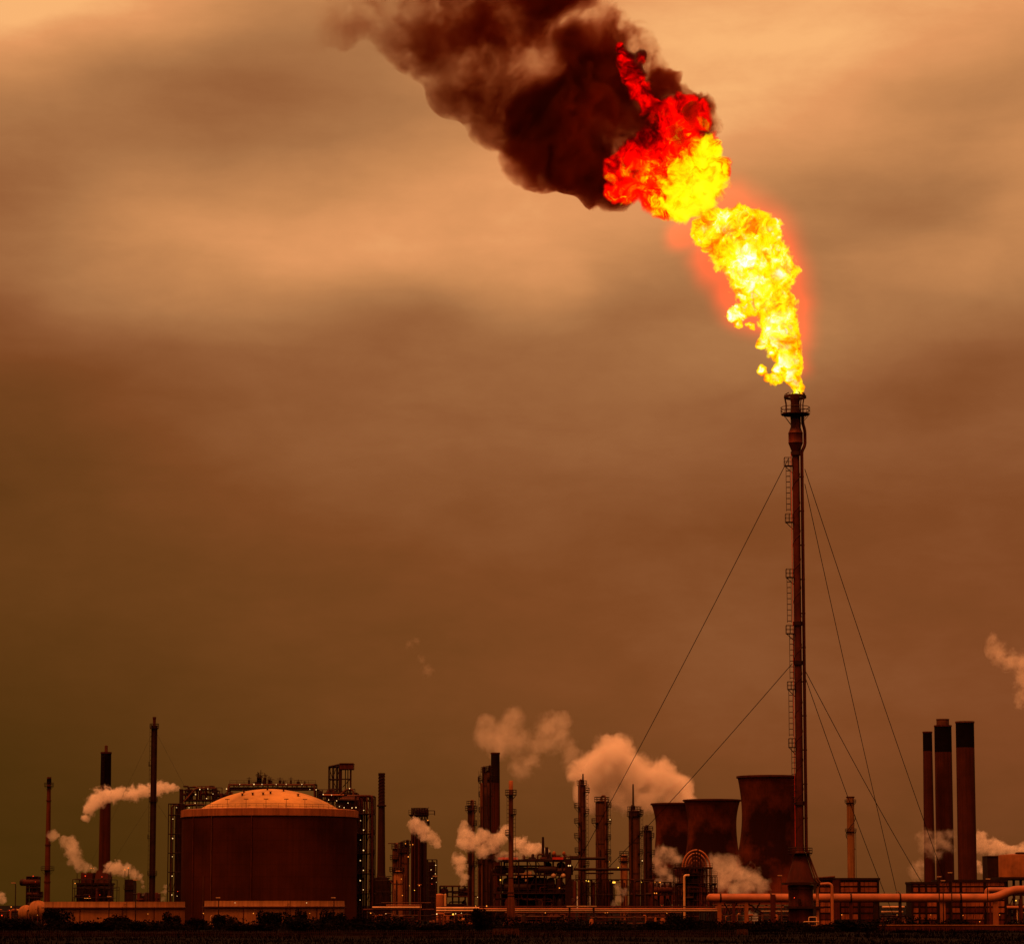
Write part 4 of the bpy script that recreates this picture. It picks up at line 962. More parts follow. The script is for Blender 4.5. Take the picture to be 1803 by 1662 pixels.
column(829.5, 900, 1416, 12.5, 'slim column with ring platforms wrapped in steam left of the cluster', COLD,
       [(1426,0,6.28,4.5),(1452,-1.2,1.0,4),(1487,-1.2,1.0,4),(1523,0,6.28,4)], ladder_x=1, seed=6, pipes=2)
column(853, 905, 1357, 9, 'tall thin column with a cage ladder at the left of the column cluster', COLM,
       [(1373,2.3,4.2,6),(1401,2.3,4.2,6),(1428,2.3,4.2,6),(1461,2.3,4.2,6)], vent=(-2,1352), ladder_x=-1.2, seed=7, crown=True)
column(861, 910, 1355, 9, 'tall thin column against the black-topped stack in the column cluster', COLM, [(1372,0,6.28,2.5)], vent=(3,1353), seed=8, ladder_x=1.1)
column(847.8, 902, 1378, 5, 'thin pale pipe column at the outer left side of the column cluster', paint('buff_column_cladding', (.17,.075,.04)), [(1375,2.5,4,4)], overhead=False, seed=9, crown=False)
column(866, 890, 1500, 12, 'short dark drum column below the steam in the column cluster', COLD, [(1512,0,6.28,4)], seed=10, pipes=2)
column(846, 885, 1510, 9, 'short ribbed column at the foot of the column cluster', COLD, [(1520,0,6.28,3)], seed=11, pipes=2)

t = Site('crude_tower', 737, 905, 'broad dark square tower with a railed top and steam crossing it', 'process tower')
b = MB(); b.box(t.x(724),t.x(742),-3.5,4,0,t.z(1440)); b.build('casing', STEEL, t.o)
b = MB(); b.lathe([(5.5*t.s,0),(5.5*t.s,t.z(1446)),(4*t.s,t.z(1443)),(.3,t.z(1442))],22,(t.x(746),0)); b.build('shell', COLD, t.o, True)
b = MB(); b.box(t.x(722),t.x(753),-4,4.5,t.z(1437),t.z(1434.5)); b.box(t.x(720),t.x(754),-4.2,4.6,t.z(1435),t.z(1434)); b.build('platform', STEEL, t.o)
frame(t.o, t.x(725), t.x(752), -4, 4, [t.z(1450), t.z(1436), t.z(1429), t.z(1423)], 6, 1, .16, diag=.4, seed=15)
clutter(t, 724, 752, lambda p: 1421, lambda p: 1435, 22, 51)
b = MB(); b.bar((t.x(748),0,t.z(1426)),(t.x(755),0,t.z(1421)),.14); b.box(t.x(752),t.x(756),-1,1,t.z(1453),t.z(1445)); b.build('davit', STEEL, t.o)
b = MB(); handrail(b, t.x(720), t.x(754), -4.2, t.z(1434), 1.3, .07); b.build('railing', STEEL, t.o)
for px in (726,731,738): pipe(t.o, [(t.x(px),-4,0),(t.x(px),-4,t.z(1452+px%7))], .2, STEELR)
lamp(t.o, t.x(753.5), -4.5, t.z(1444.5), L_AMB, .3)
for px, py, m in ((727.5,1487,L_AMB),(721.5,1559,L_AMB),(731,1567,L_YEL)): lamp(t.o, t.x(px), -5, t.z(py), m, .25)
t = Site('lift_tower', 761, 925, 'narrow dark stair tower with white lamps right of the broad square tower', 'stair tower')
b = MB(); b.box(t.x(754),t.x(766),-1,3,0,t.z(1517)); b.build('casing', STEEL, t.o)
frame(t.o, t.x(752.5), t.x(769), -2.5, 4, [0]+[t.z(1600-11*k) for k in range(1,8)]+[t.z(1513)], 2, 1, .15, diag=.8, seed=16)
for px, py in ((767.5,1523),(759.5,1531),(767,1538),(761,1546),(768,1553)): lamp(t.o, t.x(px), -3, t.z(py), L_WARM, .24)
lamp(t.o, t.x(761), -3, t.z(1556), L_RED, .2)

# lower columns and drums left of the square tower
column(697, 930, 1492, 13, 'low column with a wide top platform left of the broad square tower', COLM, [(1512,0,6.28,4),(1533,2.2,4.4,5)], seed=20, pipes=2)
column(708, 925, 1489, 10, 'low column with a roof crane beside the broad square tower', COLM, [(1500,0,6.28,4)], seed=21, pipes=1)
column(701, 880, 1532, 16, 'buff insulated drum column in front of the low columns left of the square tower', paint('buff_vessel_cladding', (.26,.11,.05)), [(1534,0,6.28,3)], overhead=False, seed=22, pipes=2, lamps=((6,1547,L_AMB),(8,1576,L_AMB)))
column(716, 890, 1486, 9, 'thin reddish column hugging the left side of the broad square tower', COLM, [(1487,0,6.28,3),(1500,0,6.28,2)], seed=23, lamps=((3,1508,L_AMB),(6,1487,L_AMB),(-2,1485,L_AMB)))
t = Site('jib_crane', 695, 935, 'thin jib crane arm reaching left over the low columns', 'crane')
b = MB(); b.bar((0,0,0),(0,0,t.z(1485)),.3); b.bar((t.x(683),0,t.z(1484.5)),(t.x(705),0,t.z(1484)),.2); b.build('jib', STEELR, t.o)
# ================================================================== big process unit with the red beam
def unit(px, D, x0, x1, ytop, decks, nx, label, seed, depth=12, lamps=(), red=None, n=40, name='process_unit', gap=None):
    t = Site(name, px, D, label, 'process unit')
    q = random.Random(seed)
    zs = [0]+[t.z(y) for y in decks]+[t.z(ytop)]
    frame(t.o, t.x(x0), t.x(x1), -depth/2, depth/2, zs, nx, 2, .26, diag=.35, seed=seed)
    for z in zs[1:-1]:
        b = MB(); b.box(t.x(x0),t.x(x1),-depth/2-.4,depth/2,z-.22,z-.03); handrail(b, t.x(x0), t.x(x1), -depth/2-.3, z, 1.1, .06, 2.2); b.build('platform', STEEL, t.o)
    for k in range(n):
        lvl = int(q.random()*(len(zs)-1)); z0, z1 = zs[lvl], zs[lvl+1]; x = t.x(x0+(x1-x0)*q.random()); y = -depth/2+q.random()*depth*.7
        c = q.random(); mt = (STEEL,STEEL,STEELR,STEELM)[int(q.random()*4)]
        if gap and lvl == gap[2] and t.x(gap[0]-8) < x < t.x(gap[1]): continue
        if c < .3: L = 2+5*q.random(); r = .5+.7*q.random(); x = min(x, t.x(x1)-L); vessel(t.o, (x,y,z0+r+.5),(x+L,y,z0+r+.5), min(r,(z1-z0)*.35), mt, seg=14)
        elif c < .55: r = .5+.9*q.random(); MB().lathe([(r,z0),(r,z0+(z1-z0)*.7),(r*.7,z0+(z1-z0)*.8),(.08,z0+(z1-z0)*.86)], 14, (x,y)).build('drum', mt, t.o, True)
        elif c < .9:
            x2 = t.x(x0+(x1-x0)*q.random()); zz = z0+(z1-z0)*(.3+.6*q.random()); pipe(t.o, [(x,y,z0),(x,y,zz),(x2,y,zz),(x2,y,z1)], .12+.22*q.random(), mt)
        else:
            L = 2+3*q.random(); MB().box(x,x+L,y,y+2,z0,z0+(z1-z0)*.6).build('cabinet', mt, t.o)
    for lx_, ly_, m, r in lamps: lamp(t.o, t.x(lx_), -depth/2-.8, t.z(ly_), m, r)
    return t
t = unit(930, 850, 868, 1004, 1513, (1572,1540), 9, 'wide dark process unit of pipes and drums under a red beam, below the billowing steam', 61, n=150, gap=(905,940,2),
   lamps=((881.5,1549,L_YEL,.28),(1000,1524,L_WARM,.25),(1003,1524,L_WARM,.22),(984,1563,L_AMB,.2)))
for xa, xb in ((877,912),(972,991)):
    MB().box(t.x(xa),t.x(xb),-6.6,-5.9,t.z(1513.4),t.z(1509.5)).build('red_beam', REDB, t.o)
for xa, xb, ya in ((886,903,1552),(930,962,1546),(958,1000,1556),(905,934,1560)):
    MB().box(t.x(xa),t.x(xb),1.0,4.5,0,t.z(ya)).build('casing', STEEL, t.o)
b = MB(); b.box(t.x(866),t.x(1005),-6.4,6.4,t.z(1516.5),t.z(1513.6)); handrail(b, t.x(868), t.x(1003), -6.5, t.z(1513), 1.3, .06, 2.4); b.build('top_deck', STEEL, t.o)
for px, r, py in ((975,.7,1503),(992,.65,1503)):
    MB().ball((t.x(px),-6,t.z(py)), r*.8, 14, 1.3).build('vessel', PIPED, t.o, True)
for px in (974,991): MB().ball((t.x(px),-6.4,t.z(1542)), .75, 16).build('vessel', STEELL, t.o, True)
for px, yt, w in ((956,1473,.35),(962.5,1491,.5),(968,1500,.35),(973,1502,.4)):
    MB().lathe([(w*1.4,t.z(1513)),(w,t.z(yt+8)),(w*.9,t.z(yt)),(w*.3,t.z(yt)-.02)], 10, (t.x(px),0)).build('vent_stack', STEEL, t.o, True)
clutter(t, 868, 1003, lambda p: 1503, lambda p: 1514, 20, 62, -6, 4, (STEEL,STEELR,STEELR))
b = MB(); b.box(t.x(994),t.x(1004),-6.8,-6.5,t.z(1598),t.z(1516)); b.build('cable_riser', STEEL, t.o)
t = Site('gabled_shed', 922, 990, 'pale gabled shed seen through the steelwork of the wide process unit', 'shed')
b = MB(); b.box(t.x(908),t.x(936),-3,6,0,t.z(1534)); b.build('wall', STEELL, t.o)
b = MB(); b.add([(t.x(906),-3.5,t.z(1536)),(t.x(938),-3.5,t.z(1524)),(t.x(938),6.5,t.z(1524)),(t.x(906),6.5,t.z(1536)),(t.x(906),-3.5,t.z(1535)),(t.x(938),-3.5,t.z(1523)),(t.x(938),6.5,t.z(1523)),(t.x(906),6.5,t.z(1535))],[(0,1,2,3),(4,7,6,5),(0,4,5,1),(1,5,6,2),(2,6,7,3),(3,7,4,0)]); b.build('roof', DOME, t.o)
# pipe bridges between the columns
t = Site('column_pipe_bridge', 1060, 885, 'long pipe bridge at two heights tying the stout columns together', 'pipe bridge')
for py, xa, xb, r in ((1511,1003,1066,.42),(1508,1002,1020,.3),(1530,1010,1108,.42),(1537,1030,1080,.25),(1512.5,1005,1050,.2)):
    pipe(t.o, [(t.x(xa),-1,t.z(py)),(t.x(xb),-1,t.z(py))], r, STEEL)
frame(t.o, t.x(1005), t.x(1150), 0, 6, [0, t.z(1575), t.z(1548)], 8, 1, .2, diag=.4, seed=63)
clutter(t, 1004, 1150, lambda p: 1548, lambda p: 1598, 44, 64, -1, 5, (STEEL,STEEL,STEELR))
for px, py, m, r in ((1036,1551,L_YEL,.35),(1080,1553,L_YEL,.3),(1088,1527,L_YEL,.28),(1161,1553,L_AMB,.25)): lamp(t.o, t.x(px), -2.2, t.z(py), m, r)
b = MB(); b.box(t.x(1078),t.x(1083),-2.2,-2,t.z(1554.5),t.z(1551.5)); b.build('sign_lamp', L_YEL, t.o)
t = unit(1165, 980, 1130, 1180, 1553, (1575,), 5, 'low dark pump structure at the foot of the furthest cooling tower', 66, n=16, depth=8, lamps=((1152,1553,L_AMB,.24),(1158,1553.5,L_AMB,.22),(1151,1572,L_AMB,.35),(1154.5,1572,L_AMB,.35),(1164,1594,L_RED,.3)))
t = unit(805, 930, 775, 830, 1560, (1578,), 5, 'open low pipe shelter left of the slim platformed column', 67, n=12, depth=8, lamps=((841,1579,L_WARM,.2),))
b = MB(); b.box(t.x(775),t.x(819),-4.6,-4.2,t.z(1560.5),t.z(1558.5)); b.box(t.x(798),t.x(862),-4.8,-4.4,t.z(1578.5),t.z(1576.5)); b.box(t.x(818),t.x(831),-4.6,-4.2,t.z(1570.5),t.z(1568.5)); b.build('roof_beam', STEELM, t.o)
t = Site('buff_tank', 774, 880, 'small buff upright tank with a bright side beside the tall dark lamp post', 'tank')
b = MB(); b.lathe([(1.35,0),(1.35,t.z(1575)),(1.1,t.z(1573.6)),(.1,t.z(1572.6))], 22); b.build('shell', PIPE, t.o, True)
MB().lathe([(.35,0),(.35,t.z(1574)),(.1,t.z(1573))],12,(1.75,-.3)).build('side_pipe', PIPEB, t.o, True)

# ================================================================== cooling towers
def cooling(px, D, H, wt, ww, wb, label, wz=.72, row=1500):
    t = Site('cooling_tower', px, D, label, 'cooling tower', 'concrete cooling towers')
    zt = H; zw = H*wz; a, w, c = wt/2*t.s, ww/2*t.s, wb/2*t.s
    prof = []
    for i in range(30):
        z = 5+(zt-5)*i/29
        k = (c*c/(w*w)-1)/((zw)**2) if z < zw else (a*a/(w*w)-1)/((zt-zw)**2)
        prof.append((w*math.sqrt(1+k*(z-zw)**2), z))
    b = MB(); b.lathe(prof+[(prof[-1][0]-.5,zt),(prof[-1][0]-.6,zt-2)], 72, caps=False); b.build('shell', CONC, t.o, True)
    b = MB(); rt = prof[-1][0]; b.lathe([(rt+.01,zt-1.2),(rt+.5,zt-1.1),(rt+.5,zt-.1),(rt+.01,zt)], 72); b.build('rim', STACKR, t.o)
    for k in range(36):
        a0 = 2*math.pi*k/36; b = MB(); r0 = prof[0][0]
        if math.sin(a0) < .2:
            b.bar((r0*math.cos(a0), r0*math.sin(a0), 5.3),(r0*1.04*math.cos(a0+.08), r0*1.04*math.sin(a0+.08), 0),.5); b.bar((r0*math.cos(a0), r0*math.sin(a0), 5.3),(r0*1.04*math.cos(a0-.08), r0*1.04*math.sin(a0-.08), 0),.5)
            b.build('leg', STACKR, t.o)
    return t
cooling(1356, 1500, Z(1366,1500), 112, 97, 172, 'largest cooling tower, its right side behind the flare stack')
cooling(1254.5, 1880, Z(1407.5,1880), 100, 85, 146, 'middle cooling tower with dark stains, overlapping its further neighbour', .78)
cooling(1195, 1967, Z(1414,1967), 95, 79, 138, 'furthest cooling tower, half hidden behind its dark-stained neighbour', .78)

# ================================================================== hooped reactor unit
t = Site('hooped_unit', 1218, 800, 'caged unit with bright hooped pipes arching over its top, in front of the cooling towers', 'process unit')
s = t.s; zc = t.z(1527)
frame(t.o, t.x(1187), t.x(1251), -4, 4, [0,t.z(1585),t.z(1570),t.z(1555),t.z(1541),t.z(1527)], 8, 1, .17, diag=.2, seed=71)
frame(t.o, t.x(1251), t.x(1261), -3, 3, [0,t.z(1583),t.z(1566),t.z(1543)], 2, 1, .15, diag=.2, seed=72)
b = MB(); b.box(t.x(1205),t.x(1229),-3,3,0,t.z(1536)); b.build('casing', STEEL, t.o)
for k, (hw, dy_) in enumerate(((24,-2.4),(18.6,-1.2),(13.2,0),(7.8,1.2))):
    r = hw*s; cx = t.x(1225)
    pts = [(cx-r,dy_,t.z(1560)),(cx-r,dy_,zc)]+[(cx-r*math.cos(a*math.pi/14), dy_, zc+(t.z(1496.5)-zc)*math.sin(a*math.pi/14)*(hw/24)**.8) for a in range(1,14)]+[(cx+r,dy_,zc),(cx+r,dy_,t.z(1575))]
    MB().tube(pts, .23, 10).build('hoop_pipe', PIPE if k < 2 else PIPED, t.o, True)
for px, yt in ((1223,1498),(1228,1494),(1232,1500),(1219,1503)): MB().tube([(t.x(px),-3,t.z(1535)),(t.x(px),-3,t.z(yt))], .2, 8).build('vent_pipe', STEEL, t.o)
b = MB(); b.box(t.x(1188),t.x(1253),-4.4,4.4,t.z(1529),t.z(1526.5)); handrail(b, t.x(1188), t.x(1253), -4.4, t.z(1526.5), 1.1, .06); b.build('platform', STEEL, t.o)
for py in (1541,1555,1570): b = MB(); b.box(t.x(1187),t.x(1261),-4.3,-3.2,t.z(py)-.1,t.z(py)+.1); handrail(b, t.x(1187), t.x(1261), -4.3, t.z(py), 1.0, .05); b.build('platform', STEEL, t.o)
pipe(t.o, [(t.x(1203),-4.8,0),(t.x(1203),-4.8,t.z(1541)),(t.x(1212),-4.8,t.z(1541))], .33, PIPEB)
clutter(t, 1190, 1250, lambda p: 1521, lambda p: 1528, 9, 73, -4, 3)
clutter(t, 1188, 1260, lambda p: 1556, lambda p: 1600, 24, 74, -4.2, -3)

# ================================================================== panelled blocks, right
def panelled(px, D, x0, x1, ytop, cols, label, rows, seed, roof=True, dim=()):
    t = Site('panelled_block', px, D, label, 'building', row=1580)
    b = MB(); b.box(t.x(x0),t.x(x1),-.0,9,0,t.z(ytop+4)); b.build('wall', STEEL, t.o)
    if roof: b = MB(); b.box(t.x(x0)-.15,t.x(x1)+.2,-.45,9.2,t.z(ytop+4),t.z(ytop)); b.build('roof', STEEL, t.o)
    q = random.Random(seed)
    for (pa, pb) in cols:
        for (ya, yb) in rows:
            if q.random() < .06: continue
            n = max(1, round((pb-pa)/8)); w = (pb-pa)/n
            b = MB()
            for i in range(n):
                b.box(t.x(pa+i*w)+.05, t.x(pa+(i+1)*w)-.05, -.16-.05*q.random(), -.003, t.z(yb), t.z(ya))
            b.build('cladding_panel', PANEL if (ya < 1575 or q.random() < .4) else paint('dark_brick_panel', (.13,.04,.018), .75, .45, .5, .4), t.o)  # most panels in the lower rows get the darker colour
    b = MB()
    for (pa, pb) in cols:
        for xx in (pa-1.4, pb+.6): b.box(t.x(xx), t.x(xx+.9), -.42, -.22, 0, t.z(ytop+4))
    b.build('mullion', STEEL, t.o)
    return t
rows = [(1552.5,1559),(1562,1570),(1573,1583),(1586,1595),(1598,1606),(1609,1618),(1620,1627)]
t = panelled(1495, 655, 1440, 1548, 1545, [(1444,1462),(1465,1477),(1480,1510),(1515,1544)], 'low block of orange panels behind the red pipe, right of the flare base', rows, 81)
b = MB(); b.box(t.x(1466),t.x(1478),-.8,-.45,0,t.z(1549)); b.build('buttress', STEELR, t.o)
pipe(t.o, [(t.x(1440),-1,t.z(1545.5)),(t.x(1470),-1,t.z(1543))], .22, STEELM)
for px, py in ((1481,1610),(1540,1608)): lamp(t.o, t.x(px), -1, t.z(py), L_AMB, .16)
t = panelled(1630, 655, 1605, 1652, 1552, [(1608,1617),(1620,1629),(1632,1649)], 'narrow block of orange panels at the foot of the three tall stacks', rows, 82)
lamp(t.o, t.x(1637), -1, t.z(1610), L_AMB, .15)
t = panelled(1710, 662, 1652, 1772, 1548, [(1655,1672),(1675,1690),(1694,1732),(1736,1768)], 'wide dark block of panels right of the narrow orange block', rows, 83)
for px, py in ((1758,1610),(1694,1611),(1723,1622)): lamp(t.o, t.x(px), -1, t.z(py), L_AMB, .14)
for k in range(4): pipe(t.o, [(t.x(1692+k*17),-.9,t.z(1626)),(t.x(1700+k*17),-.9,t.z(1596-k))], .09, STEELR)
t = Site('hopper_house', 1746, 760, 'dark square hopper house between the widest stack and the buff tank at the right edge', 'hopper')
b = MB(); b.box(t.x(1734.5),t.x(1757),-4,4,0,t.z(1508)); b.build('wall', STEEL, t.o); b = MB(); b.box(t.x(1734),t.x(1757.6),-4.2,4.2,t.z(1508),t.z(1506.6)); b.build('roof', STEELR, t.o)
t = Site('buff_tank', 1799, 740, 'wide buff tank on dark steel legs at the right edge of the picture', 'tank')
r = 40*t.s; b = MB(); b.lathe([(r,t.z(1544)),(r,t.z(1506)),(r*.99,t.z(1505)),(r*.5,t.z(1503)),(.1,t.z(1502.5))], 48); b.build('shell', paint('buff_rusty_cladding', (.27,.11,.05), .6, .35, .3, .15), t.o, True)
b = MB(); b.box(t.x(1752),t.x(1842),-7,7,t.z(1548),t.z(1544)); b.build('deck', STEEL, t.o)
frame(t.o, t.x(1754), t.x(1840), -6, 6, [0,t.z(1600),t.z(1575),t.z(1548)], 7, 1, .3, diag=.4, seed=84)
b = MB(); b.lathe([(1.6,t.z(1505)),(1.4,t.z(1500.5)),(.2,t.z(1500))],16,(t.x(1795),-3)); b.build('hatch', STEEL, t.o)
clutter(t, 1756, 1830, lambda p: 1590, lambda p: 1628, 26, 85, -7, -6, (STEEL,STEELR,STEELM))
for px, py, m, r in ((1801,1573,L_YEL,.22),(1779,1585,L_YEL,.22),(1777,1622,L_YEL,.18),(1801,1620,L_AMB,.16)): lamp(t.o, t.x(px), -7.6, t.z(py), m, r)
for px, yt in ((1781,1595),(1797,1600),(1788,1606)): pipe(t.o, [(t.x(px),-7.3,0),(t.x(px),-7.3,t.z(yt)),(t.x(px)+2,-7.3,t.z(yt))], .14, PIPEB)
pipe(t.o, [(t.x(1762),-7.5,t.z(1597)),(t.x(1830),-7.5,t.z(1597))], .38, PIPE)

# ================================================================== the big red pipe and its smaller runs
t = Site('red_pipeline', 1500, 622, 'thick orange-red pipeline running to the right edge and bending upward there', 'pipeline', row=1580)
s = t.s; zp = t.z(1580.5); r = 7.6*s
pts = [(t.x(1256),4,zp)]+[(t.x(1254.5),0,zp)]
path = [(t.x(1262),9,zp),(t.x(1254),2,zp),(t.x(1256),0.4,zp),(t.x(1262),0,zp),(t.x(1500),0,zp),(t.x(1735),0,zp)]
for k in range(9):
    a = k/8; e = a*a*(3-2*a); path.append((t.x(1742+48*a), 0, zp+(t.z(1566.5)-zp)*e))
path += [(t.x(1810),0,t.z(1566)),(t.x(1900),0,t.z(1566))]
MB().tube(path, r, 20).build('pipe', PIPE, t.o, True)
for px in (1270, 1358, 1498, 1584, 1690):
    b = MB(); b.tube([(t.x(px)-.16,0,zp),(t.x(px)+.16,0,zp)], r+.1, 20); b.build('clamp_band', STEEL, t.o)
for px, w, m in ((1268,.42,PIPED),(1293,.3,STEELR),(1315,.4,PIPED),(1361,.55,STEELR),(1420,.4,STEELR),(1498,.35,STEELR),(1541,.4,STEEL),(1584,.3,STEEL),(1658,.6,PIPED),(1751,.55,PIPED),(1795,.4,STEELR)):
    zz = zp if px < 1740 else t.z(1575)
    top = zz-r+.05 if px != 1361 else zz+.8
    b = MB(); b.box(t.x(px)-w,t.x(px)+w,-1.2 if px == 1361 else -.4,.4 if px != 1361 else -1.0,0,top); b.build('support_leg', m, t.o)
for px, a in ((1276,.0),(1316,2.2)):
    b = MB(); b.bar((t.x(px),0,zp-r-.1),(t.x(px)+1.4+a,0,zp-r-2.4),.2); b.bar((t.x(px)+2.8,0,zp-r-.1),(t.x(px)+1.4,0,zp-r-2.4),.2); b.build('brace', STEEL, t.o)
t = Site('short_pipeline', 1780, 640, 'shorter orange pipe running behind the upward bend of the thick red pipeline', 'pipeline', row=1580)
pipe(t.o, [(t.x(1739),1,t.z(1582)),(t.x(1740),1,t.z(1566.5)),(t.x(1748),1,t.z(1566.5)),(t.x(1880),1,t.z(1566.5))], .62, PIPE)
for px in (1745,1800): b = MB(); b.box(t.x(px)-.2,t.x(px)+.2,.8,1.2,0,t.z(1571)); b.build('support_leg', STEELR, t.o)

def rack(px, D, x0, x1, runs, label, ybase, legs=9, seed=1):
    t = Site('pipe_rack', px, D, label, 'pipe rack', row=1600)
    for k, (py, xa, xb, r, m) in enumerate(runs):
        pipe(t.o, [(t.x(xa),-.4+.45*k,t.z(py)),(t.x(xb),-.4+.45*k,t.z(py))], r, m)
    for i in range(legs):
        px_ = x0+(x1-x0)*(i+.5)/legs; b = MB()
        for y in (-.8, 2.2): b.bar((t.x(px_),y,0),(t.x(px_),y,t.z(ybase)),.22)
        b.box(t.x(px_)-.14,t.x(px_)+.14,-.8,2.2,t.z(ybase)-.2,t.z(ybase)+.02); b.build('trestle', STEEL, t.o)
    return t
rack(700, 650, 640, 760, [(1597,656,742,.19,PIPEB),(1601,640,764,.2,STEELR),(1593,680,742,.1,PIPE),(1589,671,758,.12,STEELM)], 'short run of bright pipes on trestles left of the tall dark lamp post', 1603, 5)
rack(1010, 650, 768, 1262, [(1598.5,770,845,.26,PIPEB),(1599.5,845,1268,.17,PIPE),(1603,768,1268,.22,PIPEB),(1606.5,890,1200,.14,PIPE),(1595.5,778,1262,.12,STEELR),(1613,905,1230,.12,STEELR)], 'long run of pipes on trestles crossing in front of the columns', 1609, 14)
b = None
rack(1330, 645, 1250, 1400, [(1592,1255,1400,.12,STEELM),(1597,1260,1412,.16,PIPE),(1604,1340,1405,.16,PIPEB)], 'short pipe run passing under the left end of the red pipeline', 1606, 6)
rack(1575, 690, 1545, 1625, [(1596.5,1553,1592,.28,PIPEB),(1605,1552,1590,.25,PIPEB),(1612,1550,1606,.16,STEELR)], 'pair of bright pipes seen in the gap between the panelled blocks', 1608, 4)
t = Site('deck_slab', 1019, 645, 'small pale walkway slab bridging the long pipe run', 'walkway', row=1600)
b = MB(); b.box(t.x(998),t.x(1050),-1.5,1.5,t.z(1596),t.z(1594)); b.build('deck', STEELL, t.o)
b = MB()
for px in (1003,1045): b.box(t.x(px)-.2,t.x(px)+.2,-1.2,1.2,0,t.z(1596))
b.build('support_leg', STEEL, t.o)

# low valve stations, manifolds and tiny lamps behind the scrub
def station(px, D, x0, x1, ytop, label, seed, lamps=(), n=16):
    t = Site('valve_station', px, D, label, 'valve station', row=1615)
    clutter(t, x0, x1, lambda p: ytop, lambda p: 1640, n, seed, -1, 1, (STEEL,STEELR,STEELM,PIPED))
    q = random.Random(seed)
    for k in range(3): y = .3*k; zz = t.z(ytop+4+5*k); pipe(t.o, [(t.x(x0),y,zz),(t.x(x1),y,zz)], .1, (STEELM,STEELR,PIPED)[k])
    for lx_, ly_, m, r in lamps: lamp(t.o, t.x(lx_), -1.4, t.z(ly_), m, r)
station(690, 630, 655, 735, 1607, 'low valve station with amber lamps right of the domed tank', 91, ((653.5,1607,L_AMB,.16),(680,1608,L_WARM,.16),(714,1622,L_WARM,.09)))
t = Site('bullet_tank', 813, 632, 'small pale horizontal bullet tank among the low pipes', 'tank', row=1615)
vessel(t.o, (-.6,0,t.z(1620)),(.6,0,t.z(1620)), .52, BUNDL, 'shell')
for q_ in (-.5,.5): MB().box(q_-.12,q_+.12,-.3,.3,0,t.z(1623)).build('saddle', STEEL, t.o)
station(800, 636, 760, 828, 1606, 'low valve station with bright lamps around the small bullet tank', 92, ((769.5,1608.5,L_WARM,.2),(798,1609,L_YEL,.24),(802.5,1608,L_WARM,.14),(812.5,1607,L_WARM,.13),(762,1626,L_WARM,.13),(837.5,1594.5,L_AMB,.2),(856.5,1594.5,L_AMB,.2),(856.5,1607,L_AMB,.2),(822,1610,L_AMB,.12)), n=22)
station(960, 636, 912, 1000, 1609, 'low pipe manifold right of the slim vent column', 93, ((960,1606.5,L_AMB,.18),), n=8)
station(1090, 636, 1040, 1180, 1611, 'low pipe manifold in front of the stout columns', 94, ((1065.5,1606.5,L_AMB,.14),(1069.5,1606,L_AMB,.12),(1173,1607,L_AMB,.16)), n=10)
station(1575, 640, 1552, 1606, 1612, 'low dark pumps in the gap between the panelled blocks', 95, ((1578,1610,L_AMB,.16),(1561,1620,L_WARM,.2)), n=10)
station(1320, 632, 1270, 1400, 1608, 'low pipework under the left end of the red pipeline', 96, ((1300,1608,L_AMB,.1),), n=18)
t = unit(58, 900, 49, 69, 1543, (1580,1562), 2, 'dark stubby tower with red lamps left of the slim red-brown chimney', 97, n=8, depth=4, lamps=((61,1542,L_RED,.24),(65,1552,L_RED,.2)))
b = MB(); b.box(t.x(54),t.x(66),-1.5,1.5,0,t.z(1546)); b.box(t.x(51),t.x(69),-1.8,1.8,t.z(1546),t.z(1542)); b.build('casing', STEEL, t.o)
station(15, 700, -6, 45, 1600, 'low pipes with red and amber lamps at the bottom left corner', 98, ((5,1611,L_RED,.2),(21,1596,L_AMB,.2),(33,1601,L_AMB,.18),(18,1602,L_RED,.15)), n=12)

# ================================================================== street lamps
def street_lamp(px, D, yhead, label, arm=-1, arml=6, m=STEEL, lit=False, double=False):
    t = Site('street_lamp', px, D, label, 'street lamp', 'street lamps around the plant', row=1590)
    z = t.z(yhead); s = t.s
    pts = [(0,0,0),(0,0,z-.6),(arm*.15,0,z-.12),(arm*.6,0,z),(arm*arml*s,0,z)]
    MB().tube(pts, [.13,.10,.09,.08,.07], 8).build('pole', m, t.o, True)
    b = MB(); x = arm*(arml+2)*s; b.box(min(x,x-arm*.9),max(x,x-arm*.9),-.2,.2,z-.08,z+.12); b.build('lamp_head', STEELL if not lit else PIPE, t.o)
    if lit: lamp(t.o, x-arm*.4, -.05, z-.16, L_AMB, .2)
street_lamp(27, 610, 1554, 'street lamp bent to the left at the far left edge by the spheres')
street_lamp(239, 612, 1549, 'street lamp in front of the short square vent stack', arm=-1, arml=3)
street_lamp(740, 640, 1557, 'pale street lamp with a lit head bent left, before the broad square tower', arm=-1, arml=3, m=STEELM, lit=True)
street_lamp(767, 600, 1542, 'tall dark street lamp in front of the narrow stair tower', arm=-1, arml=3)
street_lamp(1376, 630, 1541, 'street lamp bent left beside the left of the flare base', arm=-1, arml=4, m=STEELM)
street_lamp(1654, 600, 1543, 'street lamp bent right at the left of a close trio before the stacks', arm=1, arml=2)
street_lamp(1676, 605, 1536, 'tallest street lamp of the close trio before the stacks', arm=-1, arml=4)
street_lamp(1661, 595, 1550, 'shortest street lamp of the close trio before the stacks', arm=-1, arml=2)
street_lamp(1739, 605, 1547, 'street lamp bent right in front of the wide dark block', arm=1, arml=3)
street_lamp(1584, 640, 1569, 'low street lamp bent left in the gap between the panelled blocks', arm=-1, arml=4)
street_lamp(192, 600, 1578, 'thin lamp post in front of the left squat tank', arm=1, arml=2)
street_lamp(385, 606, 1580, 'thin lamp post before the left part of the right squat tank', arm=-1, arml=3)
